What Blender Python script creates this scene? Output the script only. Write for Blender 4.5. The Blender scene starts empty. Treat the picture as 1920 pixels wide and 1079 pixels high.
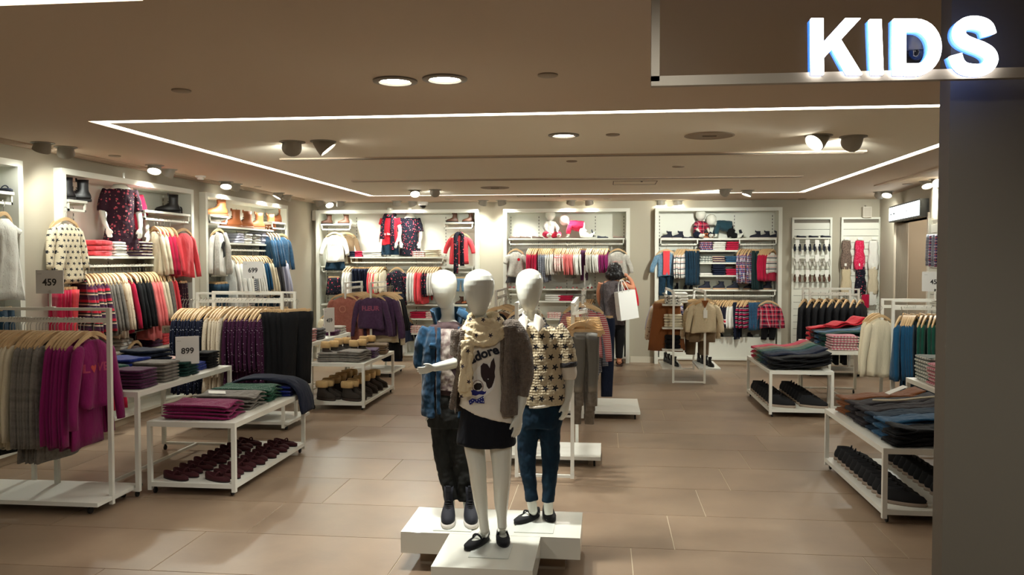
import bpy, bmesh, math, random
from math import sin, cos, pi, radians, atan2, sqrt, hypot
from mathutils import Vector, Matrix, Euler, noise
from mathutils.bvhtree import BVHTree
random.seed(7)
SC = bpy.context.scene
COL = SC.collection
V = Vector

# ------------------------------------------------------------------ camera
FPX = 1560.0; CAMH = 1.6
PITCH = math.atan(53/FPX); YAW = math.atan(175/FPX/cos(PITCH))
cam = bpy.data.cameras.new('camera'); camo = bpy.data.objects.new('camera', cam); COL.objects.link(camo)
cam.sensor_width = 36; cam.lens = FPX/1920*36; cam.clip_start = .05; cam.clip_end = 60
camo.location = (0, 0, CAMH); camo.rotation_euler = (pi/2-PITCH, 0, YAW)
SC.camera = camo
# ------------------------------------------------------------------ world, exposure
w = bpy.data.worlds.new('world'); SC.world = w; w.use_nodes = True
w.node_tree.nodes['Background'].inputs[0].default_value = (1.0, .93, .86, 1)
w.node_tree.nodes['Background'].inputs[1].default_value = .05
SC.view_settings.view_transform = 'Standard'; SC.view_settings.look = 'None'
SC.view_settings.exposure = 0.7; SC.view_settings.gamma = 1; SC.view_settings.use_curve_mapping = False
LAMP = 46.0        # watts of one ceiling spot
MALL_FILL = 1.0  # strength of the unseen downlights added in front of the shop
STRIP = 6.0        # glow of the ceiling strips
def light(name, kind, loc, energy, color=(1, .97, .9), rot=None, **kw):
    l = bpy.data.lights.new(name, kind); l.energy = energy; l.color = color
    for k, v_ in kw.items(): setattr(l, k, v_)
    o = bpy.data.objects.new(name, l); COL.objects.link(o); o.location = loc
    if rot: o.rotation_euler = rot
    return o

# ------------------------------------------------------------------ picture point -> place
_f = V((-sin(YAW)*cos(PITCH), cos(YAW)*cos(PITCH), -sin(PITCH))); _r = V((cos(YAW), sin(YAW), 0)); _u = _r.cross(_f)
CAM = V((0, 0, CAMH))
def ray(px, py): return _f + _r*((px-960)/FPX) - _u*((py-539.5)/FPX)
def WY(px, py, y): d = ray(px, py); return CAM + d*(y/d.y)
def WX(px, py, x): d = ray(px, py); return CAM + d*(x/d.x)
def WZ(px, py, z): d = ray(px, py); return CAM + d*((z-CAMH)/d.z)

# ------------------------------------------------------------------ materials
MATS = {}
def lin(c):
    return tuple(((x/255)/12.92 if x/255 <= .04045 else ((x/255+.055)/1.055)**2.4) for x in c)
class NT:
    def __init__(s, name):
        s.m = bpy.data.materials.new(name); s.m.use_nodes = True; s.t = s.m.node_tree
        s.b = s.t.nodes['Principled BSDF']
    def n(s, t, ins=None, **kw):
        x = s.t.nodes.new(t)
        for k, v_ in kw.items(): setattr(x, k, v_)
        if ins:
            for k, v_ in ins.items(): s.put(x.inputs[k], v_)
        return x
    def put(s, sock, v_):
        if isinstance(v_, bpy.types.NodeSocket): s.t.links.new(v_, sock)
        elif isinstance(v_, (tuple, list)) and len(v_) == 3 and sock.type == 'RGBA': sock.default_value = (*v_, 1)
        else: sock.default_value = v_
    def math(s, op, a, b=0.0, c=0.0):
        x = s.n('ShaderNodeMath', operation=op); s.put(x.inputs[0], a); s.put(x.inputs[1], b)
        if op in ('MULTIPLY_ADD', 'COMPARE', 'WRAP'): s.put(x.inputs[2], c)
        return x.outputs[0]
    def mix(s, f, a, b, mode='MIX'):
        x = s.n('ShaderNodeMix', data_type='RGBA', blend_type=mode)
        s.put(x.inputs[0], f); s.put(x.inputs[6], a); s.put(x.inputs[7], b); return x.outputs[2]
    def xyz(s):
        c = s.n('ShaderNodeTexCoord'); p = s.n('ShaderNodeSeparateXYZ'); s.t.links.new(c.outputs['Object'], p.inputs[0])
        return c.outputs['Object'], p.outputs[0], p.outputs[1], p.outputs[2]
    def ramp(s, f, stops, interp='CONSTANT'):
        x = s.n('ShaderNodeValToRGB'); r = x.color_ramp; r.interpolation = interp
        while len(r.elements) < len(stops): r.elements.new(.5)
        for e, (p, c) in zip(r.elements, stops): e.position = p; e.color = (*c, 1)
        s.put(x.inputs[0], f); return x.outputs[0]
def plain(name, rgb, rough=.5, metal=0, bump=0, bscale=60, var=0, coat=0, spec=None):
    if name in MATS: return MATS[name]
    t = NT(name); c = lin(rgb); o, x, y, z = t.xyz()
    if var:
        nz = t.n('ShaderNodeTexNoise', {'Vector': o, 'Scale': 9.0, 'Detail': 5.0})
        c2 = tuple(a*(1-var) for a in c); c1 = tuple(min(1, a*(1+var)) for a in c)
        t.put(t.b.inputs['Base Color'], t.ramp(nz.outputs[0], [(.3, c2), (.7, c1)], 'LINEAR'))
    else: t.put(t.b.inputs['Base Color'], c)
    t.put(t.b.inputs['Roughness'], rough); t.put(t.b.inputs['Metallic'], metal)
    if coat: t.put(t.b.inputs['Coat Weight'], coat)
    if spec is not None: t.put(t.b.inputs['Specular IOR Level'], spec)
    if bump:
        nz = t.n('ShaderNodeTexNoise', {'Vector': o, 'Scale': float(bscale), 'Detail': 3.0})
        bp = t.n('ShaderNodeBump', {'Height': nz.outputs[0], 'Strength': bump, 'Distance': .01})
        t.put(t.b.inputs['Normal'], bp.outputs[0])
    MATS[name] = t.m; return t.m
def glow(name, rgb, strength, base=(200, 200, 200)):
    if name in MATS: return MATS[name]
    t = NT(name); t.put(t.b.inputs['Base Color'], lin(base)); t.put(t.b.inputs['Emission Color'], lin(rgb))
    t.put(t.b.inputs['Emission Strength'], strength); MATS[name] = t.m; return t.m
def cloth(name, rgb, pat=None, c2=None, c3=None, s=40.0, thr=.3, bands=None, fold=.5, rough=.85, xbands=None, knit=0):
    """woven or knitted fabric, patterns printed in the garment's own coordinates"""
    if name in MATS: return MATS[name]
    t = NT(name); c = lin(rgb); o, x, y, z = t.xyz(); col = c
    c2 = lin(c2) if c2 else None; c3 = lin(c3) if c3 else None
    if pat == 'dots':
        v_ = t.n('ShaderNodeTexVoronoi', {'Vector': o, 'Scale': s, 'Randomness': .75}, feature='F1')
        col = t.mix(t.math('LESS_THAN', v_.outputs['Distance'], thr), c, c2)
    elif pat == 'floral':
        nz = t.n('ShaderNodeTexNoise', {'Vector': o, 'Scale': s*1.6, 'Detail': 2.0})
        v_ = t.n('ShaderNodeTexVoronoi', {'Vector': o, 'Scale': s, 'Randomness': 1.0}, feature='F1')
        d = t.math('ADD', v_.outputs['Distance'], t.math('MULTIPLY', t.math('SUBTRACT', nz.outputs[0], .5), .55))
        col = t.mix(t.math('LESS_THAN', d, thr), c, c2)
        v2 = t.n('ShaderNodeTexVoronoi', {'Vector': o, 'Scale': s*1.37, 'Randomness': 1.0}, feature='F1')
        col = t.mix(t.math('LESS_THAN', v2.outputs['Distance'], thr*.62), col, c3 or c2)
    elif pat == 'bands':
        f = t.math('FRACT', t.math('MULTIPLY', z, s))
        col = t.ramp(f, [(p, lin(q)) for p, q in bands])
    elif pat == 'plaid':
        f = t.math('FRACT', t.math('MULTIPLY', z, s)); g = t.math('FRACT', t.math('MULTIPLY', t.math('ADD', x, y), s))
        a = t.ramp(f, [(p, lin(q)) for p, q in bands]); b = t.ramp(g, [(p, lin(q)) for p, q in (xbands or bands)])
        col = t.mix(.5, a, b)
    elif pat == 'stars':
        u = t.math('MULTIPLY', x, s); q = t.math('MULTIPLY', z, s*.93)
        row = t.math('FLOOR', q); u = t.math('ADD', u, t.math('MULTIPLY', t.math('MODULO', row, 2.0), .5))
        nz = t.n('ShaderNodeTexWhiteNoise', {'W': row}, noise_dimensions='1D')
        u = t.math('ADD', u, t.math('MULTIPLY', nz.outputs[0], .18))
        fu = t.math('SUBTRACT', t.math('FRACT', u), .5); fv = t.math('SUBTRACT', t.math('FRACT', q), .5)
        ang = t.math('ADD', t.math('ARCTAN2', fu, fv), 3.3)
        k = t.math('MULTIPLY', t.math('ABSOLUTE', t.math('SUBTRACT', t.math('FRACT', t.math('MULTIPLY', ang, 5/(2*pi))), .5)), 2.0)
        rr = t.math('SQRT', t.math('ADD', t.math('MULTIPLY', fu, fu), t.math('MULTIPLY', fv, fv)))
        q9 = thr if thr != .3 else 1.0; lim = t.math('ADD', .13*q9, t.math('MULTIPLY', t.math('POWER', k, 1.3), .22*q9))
        col = t.mix(t.math('LESS_THAN', rr, lim), c, c2)
    elif pat == 'heather':
        nz = t.n('ShaderNodeTexNoise', {'Vector': o, 'Scale': s, 'Detail': 4.0})
        col = t.ramp(nz.outputs[0], [(.35, c), (.65, c2)], 'LINEAR')
    nz = t.n('ShaderNodeTexNoise', {'Vector': o, 'Scale': 300.0, 'Detail': 1.0})
    col = t.mix(t.math('MULTIPLY', nz.outputs[0], .22), col, (0, 0, 0), 'MIX') if sum(c) > .05 else col
    t.put(t.b.inputs['Base Color'], col); t.put(t.b.inputs['Roughness'], rough)
    t.put(t.b.inputs['Sheen Weight'], .15 if sum(c) > .1 else .02); t.put(t.b.inputs['Specular IOR Level'], .25)
    mp = t.n('ShaderNodeMapping', {'Vector': o, 'Scale': (1.0, 1.0, .45)})
    n1 = t.n('ShaderNodeTexNoise', {'Vector': mp.outputs[0], 'Scale': 16.0, 'Detail': 3.0})
    b1 = t.n('ShaderNodeBump', {'Height': n1.outputs[0], 'Strength': fold, 'Distance': .03})
    if knit:
        wv = t.n('ShaderNodeTexVoronoi', {'Vector': o, 'Scale': float(knit), 'Randomness': .35}, feature='F1')
        b2 = t.n('ShaderNodeBump', {'Height': wv.outputs['Distance'], 'Strength': .9, 'Distance': .006, 'Normal': b1.outputs[0]})
        b1 = b2
    t.put(t.b.inputs['Normal'], b1.outputs[0])
    MATS[name] = t.m; return t.m

WHITE = plain('white_powder_coat', (226, 224, 214), .45)
BAYW = plain('bay_white_laminate', (222, 222, 210), .5)
WALLP = plain('warm_grey_wall_paint', (176, 168, 150), .8, bump=.05, bscale=200)
CEILP = plain('ceiling_paint', (196, 176, 154), .85, bump=.04, bscale=150)
GREYM = plain('lamp_grey_paint', (150, 144, 132), .5)
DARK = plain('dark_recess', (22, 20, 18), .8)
CHROME = plain('brushed_steel', (170, 168, 160), .3, 1)
WOOD = plain('pale_beech_hanger', (205, 172, 128), .5, var=.12)
BLACKP = plain('black_print', (16, 18, 22), .6)
LENS = glow('lamp_lens', (255, 250, 235), 14)
GLOSSW = plain('glossy_white_mannequin', (226, 226, 214), .16, coat=.6)
TAGW = plain('white_card', (232, 230, 222), .6)

# ------------------------------------------------------------------ mesh building
class MB:
    def __init__(s): s.v = []; s.f = []; s.m = []
    def add(s, vs, fs, mi=0):
        k = len(s.v); s.v += [tuple(p) for p in vs]; s.f += [tuple(i+k for i in q) for q in fs]; s.m += [mi]*len(fs)
    def box(s, x0, x1, y0, y1, z0, z1, mi=0):
        s.add([(x0,y0,z0),(x1,y0,z0),(x1,y1,z0),(x0,y1,z0),(x0,y0,z1),(x1,y0,z1),(x1,y1,z1),(x0,y1,z1)],
              [(0,3,2,1),(4,5,6,7),(0,1,5,4),(1,2,6,5),(2,3,7,6),(3,0,4,7)], mi); return s
    def bar(s, p, q, t=.02, t2=None, mi=0):
        p = V(p); q = V(q); d = (q-p).normalized(); up = V((0,0,1)) if abs(d.z) < .9 else V((0,1,0))
        a = d.cross(up).normalized()*(t/2); b = a.cross(d).normalized()*((t2 or t)/2)
        vs = [r+i*a+j*b for r in (p, q) for i, j in ((-1,-1),(1,-1),(1,1),(-1,1))]
        s.add(vs, [(0,1,2,3),(7,6,5,4),(0,4,5,1),(1,5,6,2),(2,6,7,3),(3,7,4,0)], mi); return s
    def loft(s, rings, cap=True, closed=True, mi=0):
        n = len(rings[0]); vs = [p for r in rings for p in r]; fs = []
        for i in range(len(rings)-1):
            for j in range(n if closed else n-1):
                a = i*n+j; b = i*n+(j+1) % n; fs.append((a, b, b+n, a+n))
        if cap: fs.append(tuple(reversed(range(n)))); fs.append(tuple(range((len(rings)-1)*n, len(rings)*n)))
        s.add(vs, fs, mi); return s
    def tube(s, pts, rad, n=8, mi=0, sub=0, flat=1.0, caps=False):
        pts = [V(p) for p in pts]; rad = list(rad) if isinstance(rad, (list, tuple)) else [rad]*len(pts)
        if sub: pts, rad = spline(pts, rad, sub)
        if caps:   # rounded ends
            d0 = (pts[0]-pts[1]).normalized(); d1 = (pts[-1]-pts[-2]).normalized(); r0, r1 = rad[0], rad[-1]
            P = []; R = []
            for a in (80, 50, 20): P.append(pts[0]+d0*r0*sin(radians(a))); R.append(r0*cos(radians(a)))
            P += pts; R += rad
            for a in (20, 50, 80): P.append(pts[-1]+d1*r1*sin(radians(a))); R.append(r1*cos(radians(a)))
            pts, rad = P, R
        rings = []; ref = None
        for i, p in enumerate(pts):
            d = (pts[min(i+1, len(pts)-1)]-pts[max(i-1, 0)]).normalized()
            if ref is None: ref = V((0,1,0)) if abs(d.y) < .9 else V((1,0,0))
            a = (ref-d*ref.dot(d)).normalized(); ref = a; b = d.cross(a)
            rings.append([p+(a*cos(2*pi*j/n)*flat+b*sin(2*pi*j/n))*rad[i] for j in range(n)])
        return s.loft(rings, mi=mi)
    def lathe(s, prof, n=24, c=(0,0,0), axis=None, mi=0, cap=True):
        M = V((0,0,1)).rotation_difference(V(axis)).to_matrix() if axis else Matrix.Identity(3); c = V(c)
        return s.loft([[c+M@V((r*cos(2*pi*j/n), r*sin(2*pi*j/n), z)) for j in range(n)] for r, z in prof], mi=mi, cap=cap)
    def ell(s, c, r, n=12, mi=0, M=None):
        c = V(c); rings = []
        for i in range(1, n):
            a = pi*i/n-pi/2
            rings.append([c+(M or Matrix.Identity(3))@V((r[0]*cos(a)*cos(2*pi*j/(n*2)), r[1]*cos(a)*sin(2*pi*j/(n*2)), r[2]*sin(a))) for j in range(n*2)])
        return s.loft(rings, mi=mi)
    def prism(s, poly, y0, y1, mi=0):     # poly in xz, thickness along y
        n = len(poly); vs = [(x, y0, z) for x, z in poly]+[(x, y1, z) for x, z in poly]
        s.add(vs, [tuple(range(n)), tuple(reversed(range(n, 2*n)))]+[(i, i+n, (i+1) % n+n, (i+1) % n) for i in range(n)], mi); return s
    def mesh(s, name, mats, smooth=False):
        me = bpy.data.meshes.new(name); me.from_pydata(s.v, [], s.f)
        for m in (mats if isinstance(mats, (list, tuple)) else [mats]): me.materials.append(m)
        if any(s.m): me.polygons.foreach_set('material_index', s.m)
        if smooth: me.polygons.foreach_set('use_smooth', [True]*len(s.f))
        bm = bmesh.new(); bm.from_mesh(me); bmesh.ops.recalc_face_normals(bm, faces=bm.faces); bm.to_mesh(me); bm.free()
        me.update(); return me
    def build(s, name, mats, parent=None, smooth=False, loc=None, rot=None, auto=None):
        me = s.mesh(name, mats, smooth)
        if auto: autosmooth(me, auto)
        return put(name, me, parent, loc, rot)
def autosmooth(me, deg=35):
    bm = bmesh.new(); bm.from_mesh(me)
    for f in bm.faces: f.smooth = True
    for e in bm.edges:
        if len(e.link_faces) == 2 and e.calc_face_angle(0) > radians(deg): e.smooth = False
    bm.to_mesh(me); bm.free()
def spline(pts, rad, sub):
    P = []; R = []
    n = len(pts)
    for i in range(n-1):
        p0, p1, p2, p3 = pts[max(i-1,0)], pts[i], pts[i+1], pts[min(i+2,n-1)]
        for k in range(sub):
            t = k/sub
            P.append(.5*((2*p1)+(p2-p0)*t+(2*p0-5*p1+4*p2-p3)*t*t+(3*p1-p0-3*p2+p3)*t**3)); R.append(rad[i]+(rad[i+1]-rad[i])*(t*t*(3-2*t)))
    P.append(pts[-1]); R.append(rad[-1]); return P, R
def put(name, data, parent=None, loc=None, rot=None):
    o = bpy.data.objects.new(name, data); COL.objects.link(o)
    if parent is not None: o.parent = parent
    if loc is not None: o.location = loc
    if rot is not None: o.rotation_euler = rot if isinstance(rot, (tuple, list, Euler)) else (0, 0, rot)
    return o
def tag(o, label, cat, group=None, kind=None):
    if label: o['label'] = label
    if cat: o['category'] = cat
    if group: o['group'] = group
    if kind: o['kind'] = kind
    return o
def empty(name, label, cat, loc=(0,0,0), rot=0, group=None):
    return tag(put(name, None, None, loc, rot), label, cat, group)
def struct(o): o['kind'] = 'structure'; return o
def kids(o): return [c for c in ALLKIDS.get(o.name, [])]
def tree_copy(o, loc, rot, children):
    """copy a thing; children = [(child, [grandchildren])]"""
    r = o.copy(); COL.objects.link(r); r.location = loc; r.rotation_euler = rot if isinstance(rot, (tuple, list)) else (0, 0, rot)
    for ch, gs in children:
        c = ch.copy(); COL.objects.link(c); c.parent = r
        for g in gs:
            d = g.copy(); COL.objects.link(d); d.parent = c
    return r
def remeshed(name, mb, mat, voxel, smooth=4, parent=None, disp=None, dscale=.12):
    """one continuous skin over all the overlapping volumes in mb"""
    me = mb.mesh(name, mat, True); o = put('scratch', me)
    r = o.modifiers.new('r', 'REMESH'); r.mode = 'VOXEL'; r.voxel_size = voxel; r.use_smooth_shade = True
    s = o.modifiers.new('s', 'SMOOTH'); s.factor = .5; s.iterations = smooth
    dg = bpy.context.evaluated_depsgraph_get(); out = bpy.data.meshes.new_from_object(o.evaluated_get(dg))
    bpy.data.objects.remove(o)
    out.name = name
    if disp:
        ns = [v.normal.copy() for v in out.vertices]
        for v, n in zip(out.vertices, ns):
            q = v.co/dscale
            k = noise.noise(V((q.x, q.y, q.z*.8)))+.5*noise.noise(q*2.3)
            v.co += n*disp*k
    if not out.materials: out.materials.append(mat)
    out.polygons.foreach_set('use_smooth', [True]*len(out.polygons))
    return put(name, out, parent)
FONT = {}
def text_mesh(s, size, bold=0.0, extrude=0.0, align='CENTER', spacing=1.0, res=4):
    c = bpy.data.curves.new('lettering', 'FONT'); c.body = s; c.size = size; c.offset = bold; c.extrude = extrude
    c.align_x = align; c.align_y = 'CENTER'; c.space_character = spacing; c.resolution_u = res
    o = put('scratch', c); dg = bpy.context.evaluated_depsgraph_get()
    me = bpy.data.meshes.new_from_object(o.evaluated_get(dg)); bpy.data.objects.remove(o); return me
def conform(me, caster, maxedge=.012):
    """cut a flat figure into small faces and lay it on cloth: caster(co) -> point"""
    bm = bmesh.new(); bm.from_mesh(me); bmesh.ops.triangulate(bm, faces=bm.faces)
    for _ in range(6):
        es = [e for e in bm.edges if e.calc_length() > maxedge]
        if not es: break
        bmesh.ops.subdivide_edges(bm, edges=es, cuts=1); bmesh.ops.triangulate(bm, faces=bm.faces)
    bad = []
    for v in bm.verts:
        p = caster(v.co)
        if p is None: bad.append(v)
        else: v.co = p
    if bad: bmesh.ops.delete(bm, geom=bad, context='VERTS')
    bm.to_mesh(me); bm.free(); return me
def poly_mesh(polys):
    me = bpy.data.meshes.new('print'); vs = []; fs = []
    for p in polys: k = len(vs); vs += [(x, y, 0) for x, y in p]; fs.append(tuple(range(k, k+len(p))))
    me.from_pydata(vs, [], fs); return me
def obj_bvh(o):
    return BVHTree.FromPolygons([v.co.copy() for v in o.data.vertices], [tuple(p.vertices) for p in o.data.polygons])
# ================================================================== the room
ZC = 2.5; XL = -4.68; YB = 13.0
# floor: screed below, tiles as parts with recessed joints
fl = struct(MB().box(-6.5, 6.5, .2, 14, -.1, -.004).build('floor', plain('grout', (205, 190, 165), .8)))
def tile_mat():
    t = NT('stone_effect_tile'); c = t.n('ShaderNodeTexCoord'); g = t.n('ShaderNodeNewGeometry'); oi = t.n('ShaderNodeObjectInfo')
    n1 = t.n('ShaderNodeTexNoise', {'Vector': g.outputs['Position'], 'Scale': 2.2, 'Detail': 7.0, 'Roughness': .6})
    n2 = t.n('ShaderNodeTexNoise', {'Vector': g.outputs['Position'], 'Scale': 60.0, 'Detail': 3.0})
    col = t.ramp(n1.outputs[0], [(.3, lin((124, 103, 84))), (.7, lin((148, 126, 104)))], 'LINEAR')
    hs = t.n('ShaderNodeHueSaturation', {'Color': col, 'Value': t.math('MULTIPLY_ADD', oi.outputs['Random'], .16, .92)})
    t.put(t.b.inputs['Base Color'], hs.outputs[0])
    t.put(t.b.inputs['Roughness'], t.math('MULTIPLY_ADD', n1.outputs[0], .22, .27)); t.put(t.b.inputs['Specular IOR Level'], .5)
    bp = t.n('ShaderNodeBump', {'Height': n2.outputs[0], 'Strength': .05, 'Distance': .004}); t.put(t.b.inputs['Normal'], bp.outputs[0])
    return t.m
TM = tile_mat()
TL, TD = 1.235, .6175
def tilemesh(w_):
    m = MB(); a, b, c = w_/2-.0025, TD/2-.0025, .001
    m.loft([[(-a,-b,-.012),(a,-b,-.012),(a,b,-.012),(-a,b,-.012)], [(-a,-b,-c/2),(a,-b,-c/2),(a,b,-c/2),(-a,b,-c/2)], [(-a+c,-b+c,0),(a-c,-b+c,0),(a-c,b-c,0),(-a+c,b-c,0)]])
    return m.mesh('tile', TM)
tmesh = tilemesh(TL)
y0 = WZ(1440, 973, 0).y; x0 = WZ(1258, 1000, 0).x; sh = WZ(1258, 1000, 0).x-WZ(1185, 1055, 0).x
r0 = int(-(y0-1.4)//TD)
for r in range(r0, 40):
    yc = y0+(r+.5)*TD
    if yc > 13.2: break
    off = x0+(r+1)*sh
    kk = -8
    while True:
        xc = off+(kk+.5)*TL; kk += 1
        if xc > 6: break
        p = ray(0, 540); lim = -.78*yc-1.3
        if xc < max(-6.2, lim) or xc > .42*yc+1.2: continue
        put('tile', tmesh, fl, (xc, yc, 0))
# ceiling in slabs round the recessed light channels
cb = MB(); sx0, sx1, sy0, sy1, g = -3.36, 2.66, 5.12, 11.62, .085
ys = WZ(0, 11, ZC).y
def slab(a, b, c, d): cb.box(a, b, c, d, ZC, ZC+.25)
slab(-6.5, 6.5, 0, ys-g); slab(-6.5, 6.5, ys, sy0); slab(-1.6, 6.5, ys-g, ys)
slab(-6.5, sx0, sy0, 14); slab(sx1, 6.5, sy0, 14); slab(sx0, sx1, sy1, 14)
ceil = struct(cb.build('ceiling', CEILP))
struct(MB().box(sx0+g, sx1-g, sy0+g, sy1-g, ZC, ZC+.25).build('ceiling_tray', plain('ceiling_tray_lit_tone', (240, 230, 210), .85)))  # lighter than the outer ceiling: its lit look is put into the colour
SG = glow('light_strip_diffuser', (255, 252, 240), STRIP)
def strip(a, b, c, d, lab):
    o = MB().box(a, b, c, d, ZC+.006, ZC+.03).build('light_strip', SG); return tag(o, lab, 'light')
strip(sx0, sx1, sy0, sy0+g, 'glowing white ceiling strip nearest the shopfront, crossing above the trio of mannequins')
strip(sx0, sx1, sy1-g, sy1, 'thin glowing ceiling strip farthest away, parallel to the rear wall')
strip(sx0, sx0+g, sy0+g, sy1-g, 'glowing ceiling strip running back alongside the side wall with girls wear')
strip(sx1-g, sx1, sy0+g, sy1-g, 'glowing ceiling strip running back towards the fitting room sign')
strip(-6.5, -1.6, ys-g, ys, 'short piece of glowing ceiling strip cut by the top left corner of the picture')
# walls
def wallbox(name, *a): return struct(MB().box(*a).build(name, WALLP))
wallbox('wall_left', XL-.5-.2, XL-.5, 2.0, 14, 0, ZC)
wallbox('wall_back', -6, 6, YB+.32, YB+.5, 0, ZC)
# piers between bays and fascia above them
def pier(name, *a): return struct(MB().box(*a).build(name, WALLP))
LB = [(3.9, 6.16), (6.64, 8.92), (9.2, 11.72)]                 # bays on the left wall, along Y
BBY = [(-4.59, -1.97), (-1.58, .37), (.75, 2.63)]              # bays on the back wall, along X
TOPB = 2.38
for n, (a, b) in enumerate([(2.6, 3.9), (6.16, 6.64), (8.92, 9.2), (11.72, YB+.32)]): pier('wall_left_pier_%d' % (n+1), XL-.5, XL, a, b, 0, ZC)
for n, (a, b) in enumerate(LB): pier('wall_left_fascia_%d' % (n+1), XL-.5, XL, a, b, TOPB, ZC)
for n, (a, b) in enumerate([(-4.68, -4.59), (-1.97, -1.58), (.37, .75), (2.63, 4.2)]): pier('wall_back_pier_%d' % (n+1), a, b, YB, YB+.32, 0, ZC)
for n, (a, b) in enumerate(BBY): pier('wall_back_fascia_%d' % (n+1), a, b, YB, YB+.32, TOPB, ZC)
bt = plain('baseboard_paint', (214, 206, 188), .5)
for n, (a, b) in enumerate([(-4.7, -4.6), (-1.95, -1.6), (.39, .74), (2.65, 4.07)]):
    struct(MB().box(a, b, YB-.015, YB, 0, .09).build('baseboard_back_%d' % (n+1), bt))
for n, (a, b) in enumerate([(6.18, 6.63), (8.93, 9.19), (11.73, YB)]):
    struct(MB().box(XL, XL+.015, a, b, 0, .09).build('baseboard_left_%d' % (n+1), bt))
# angled right wall with an opening to the fitting rooms
RA = V((4.07, YB, 0)); RD = V((-.112, -1, 0)).normalized(); RN = V((-RD.y, RD.x, 0))*-1   # RN looks away from the shop
def rpt(s_, z, d=0): p = RA+RD*s_-RN*(-d); return V((p.x, p.y, z))
RN = V((.99, -.11, 0)).normalized()
def rw(name, s0, s1, z0, z1, mat=WALLP, d0=0, d1=.15):
    m = MB(); q = [RA+RD*s0+RN*d0, RA+RD*s1+RN*d0, RA+RD*s1+RN*d1, RA+RD*s0+RN*d1]
    m.loft([[(p.x, p.y, z0) for p in q], [(p.x, p.y, z1) for p in q]]); return m.build(name, mat)
def rs(px):   # distance along the right wall at picture column px
    d = ray(px, 400); # solve RA+RD*s on the ray, in plan
    den = RD.x*d.y-RD.y*d.x; return -(RA.x*d.y-RA.y*d.x)/den
sa, sb = rs(1681), rs(1742)
struct(rw('wall_right_1', -.1, sa, 0, ZC)); struct(rw('wall_right_2', sb, 11.4, 0, ZC)); struct(rw('wall_right_lintel', sa, sb, 2.1, ZC))
struct(rw('wall_right_trim', sa-.05, sa, 0, 2.1, bt, -.02, .16)); struct(rw('trim_1', sb, sb+.05, 0, 2.1, bt, -.02, .16)); struct(rw('trim_2', sa-.05, sb+.05, 2.1, 2.15, bt, -.02, .16))
# corridor behind the opening
wd = plain('corridor_wood_veneer', (168, 134, 102), .55, var=.1)
struct(rw('wall_corridor_far', sa-.3, sb+1.6, 0, ZC, wd, 1.25, 1.4)); struct(rw('wall_corridor_side', sa-.3, sa-.2, 0, ZC, plain('corridor_side', (190, 180, 160), .7), .15, 1.25))
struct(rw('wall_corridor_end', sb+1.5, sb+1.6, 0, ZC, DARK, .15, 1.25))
fr = rw('corridor_dark_gap', sb-.28, sb-.02, .05, 2.05, DARK, .16, .2); tag(fr, 'narrow dark board put in for the dark gap inside the fitting room opening', 'panel')  # dark-coloured board put in for the shade of a dark gap
# front pier on the right
pc = plain('shopfront_pier_paint', (112, 104, 92), .75, bump=.04)
xe = WY(1756, 540, 2.45).x
struct(MB().box(xe, 3.2, 2.38, 2.45, 0, ZC).build('wall_front_right', pc))
struct(MB().box(-6.5, 6.5, -.9, -.8, 0, 3).build('wall_mall', plain('mall_wall', (120, 108, 96), .8)))
struct(MB().box(-6.5, 6.5, -.8, .2, -.1, 0).build('floor_mall', plain('mall_floor', (120, 108, 96), .5)))

# ------------------------------------------------------------------ ceiling fittings
CP = lambda px, py: WZ(px, py, ZC)
def gimbal(px, py, target, lab, lit=True, power=1.0, big=1.0, scale=1.0, group=None):
    c = CP(px, py); c.z = ZC
    R = empty('ceiling_spotlight', lab, 'ceiling light', c, 0, group)
    a = (V(target)-c).normalized(); k = .066*big
    MB().lathe([(k*1.3, 0), (k*1.3, -.006), (k*1.12, -.009), (k*1.05, -.004)], 28).build('trim_ring', GREYM, R, smooth=False)
    off = -.004
    m = MB(); m.lathe([(k*.25, -k*1.3), (k*.55, -k*1.1), (k*.8, -k*.6), (k*.95, k*.2), (k, k*.75), (k*.93, k*.8), (k*.86, k*.66)], 24, (0,0,-k*.25), a)
    m.build('lamp_cup', GREYM, R, auto=40)
    l = MB(); l.lathe([(k*.87, k*.67), (k*.4, k*.71), (k*.02, k*.72)], 24, (0,0,-k*.25), a); l.build('lens', LENS if lit else LENS, R)
    L = light('spot_lamp', 'SPOT', c+V((0,0,-k*.25))+a*(k*1.1), LAMP*power*(1.0 if c.y < 12.2 else .8), (.97, 1, .91), spot_size=radians(110), spot_blend=.9, shadow_soft_size=.05)
    L.rotation_euler = a.to_track_quat('-Z', 'Y').to_euler(); L.parent = R; L.location = L.location-c
    return R
def down(px, py, lab):
    c = CP(px, py); R = empty('recessed_downlight', lab, 'ceiling light', c)
    MB().lathe([(.112, 0), (.112, -.008), (.082, -.012), (.075, -.002)], 32).build('trim_ring', plain('downlight_ring', (120, 112, 100), .4), R, auto=40)
    MB().lathe([(.074, -.003), (.03, -.006), (.002, -.007)], 28).build('lens', glow('downlight_lens', (255, 252, 246), 22), R)
    L = light('spot_lamp', 'SPOT', (0,0,-.02), LAMP*1.9, (.98, 1, .93), spot_size=radians(100), spot_blend=.6, shadow_soft_size=.06); L.parent = R
down(741, 151, 'left one of two round downlights near the shopfront'); down(834, 147, 'right one of two round downlights near the shopfront')
down(1057, 253, 'single round downlight inside the strip-lit ceiling rectangle')
G = gimbal
LW = -5.0; BWY = YB+.2
G(80, 268, (LW, 6.3, 1.0), 'swivel spotlight nearest the first wall bay, outer of its pair', power=.3); G(123, 276, (LW, 7.4, 1.0), 'swivel spotlight over the polka dot top, inner of its pair', power=.4)
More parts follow.
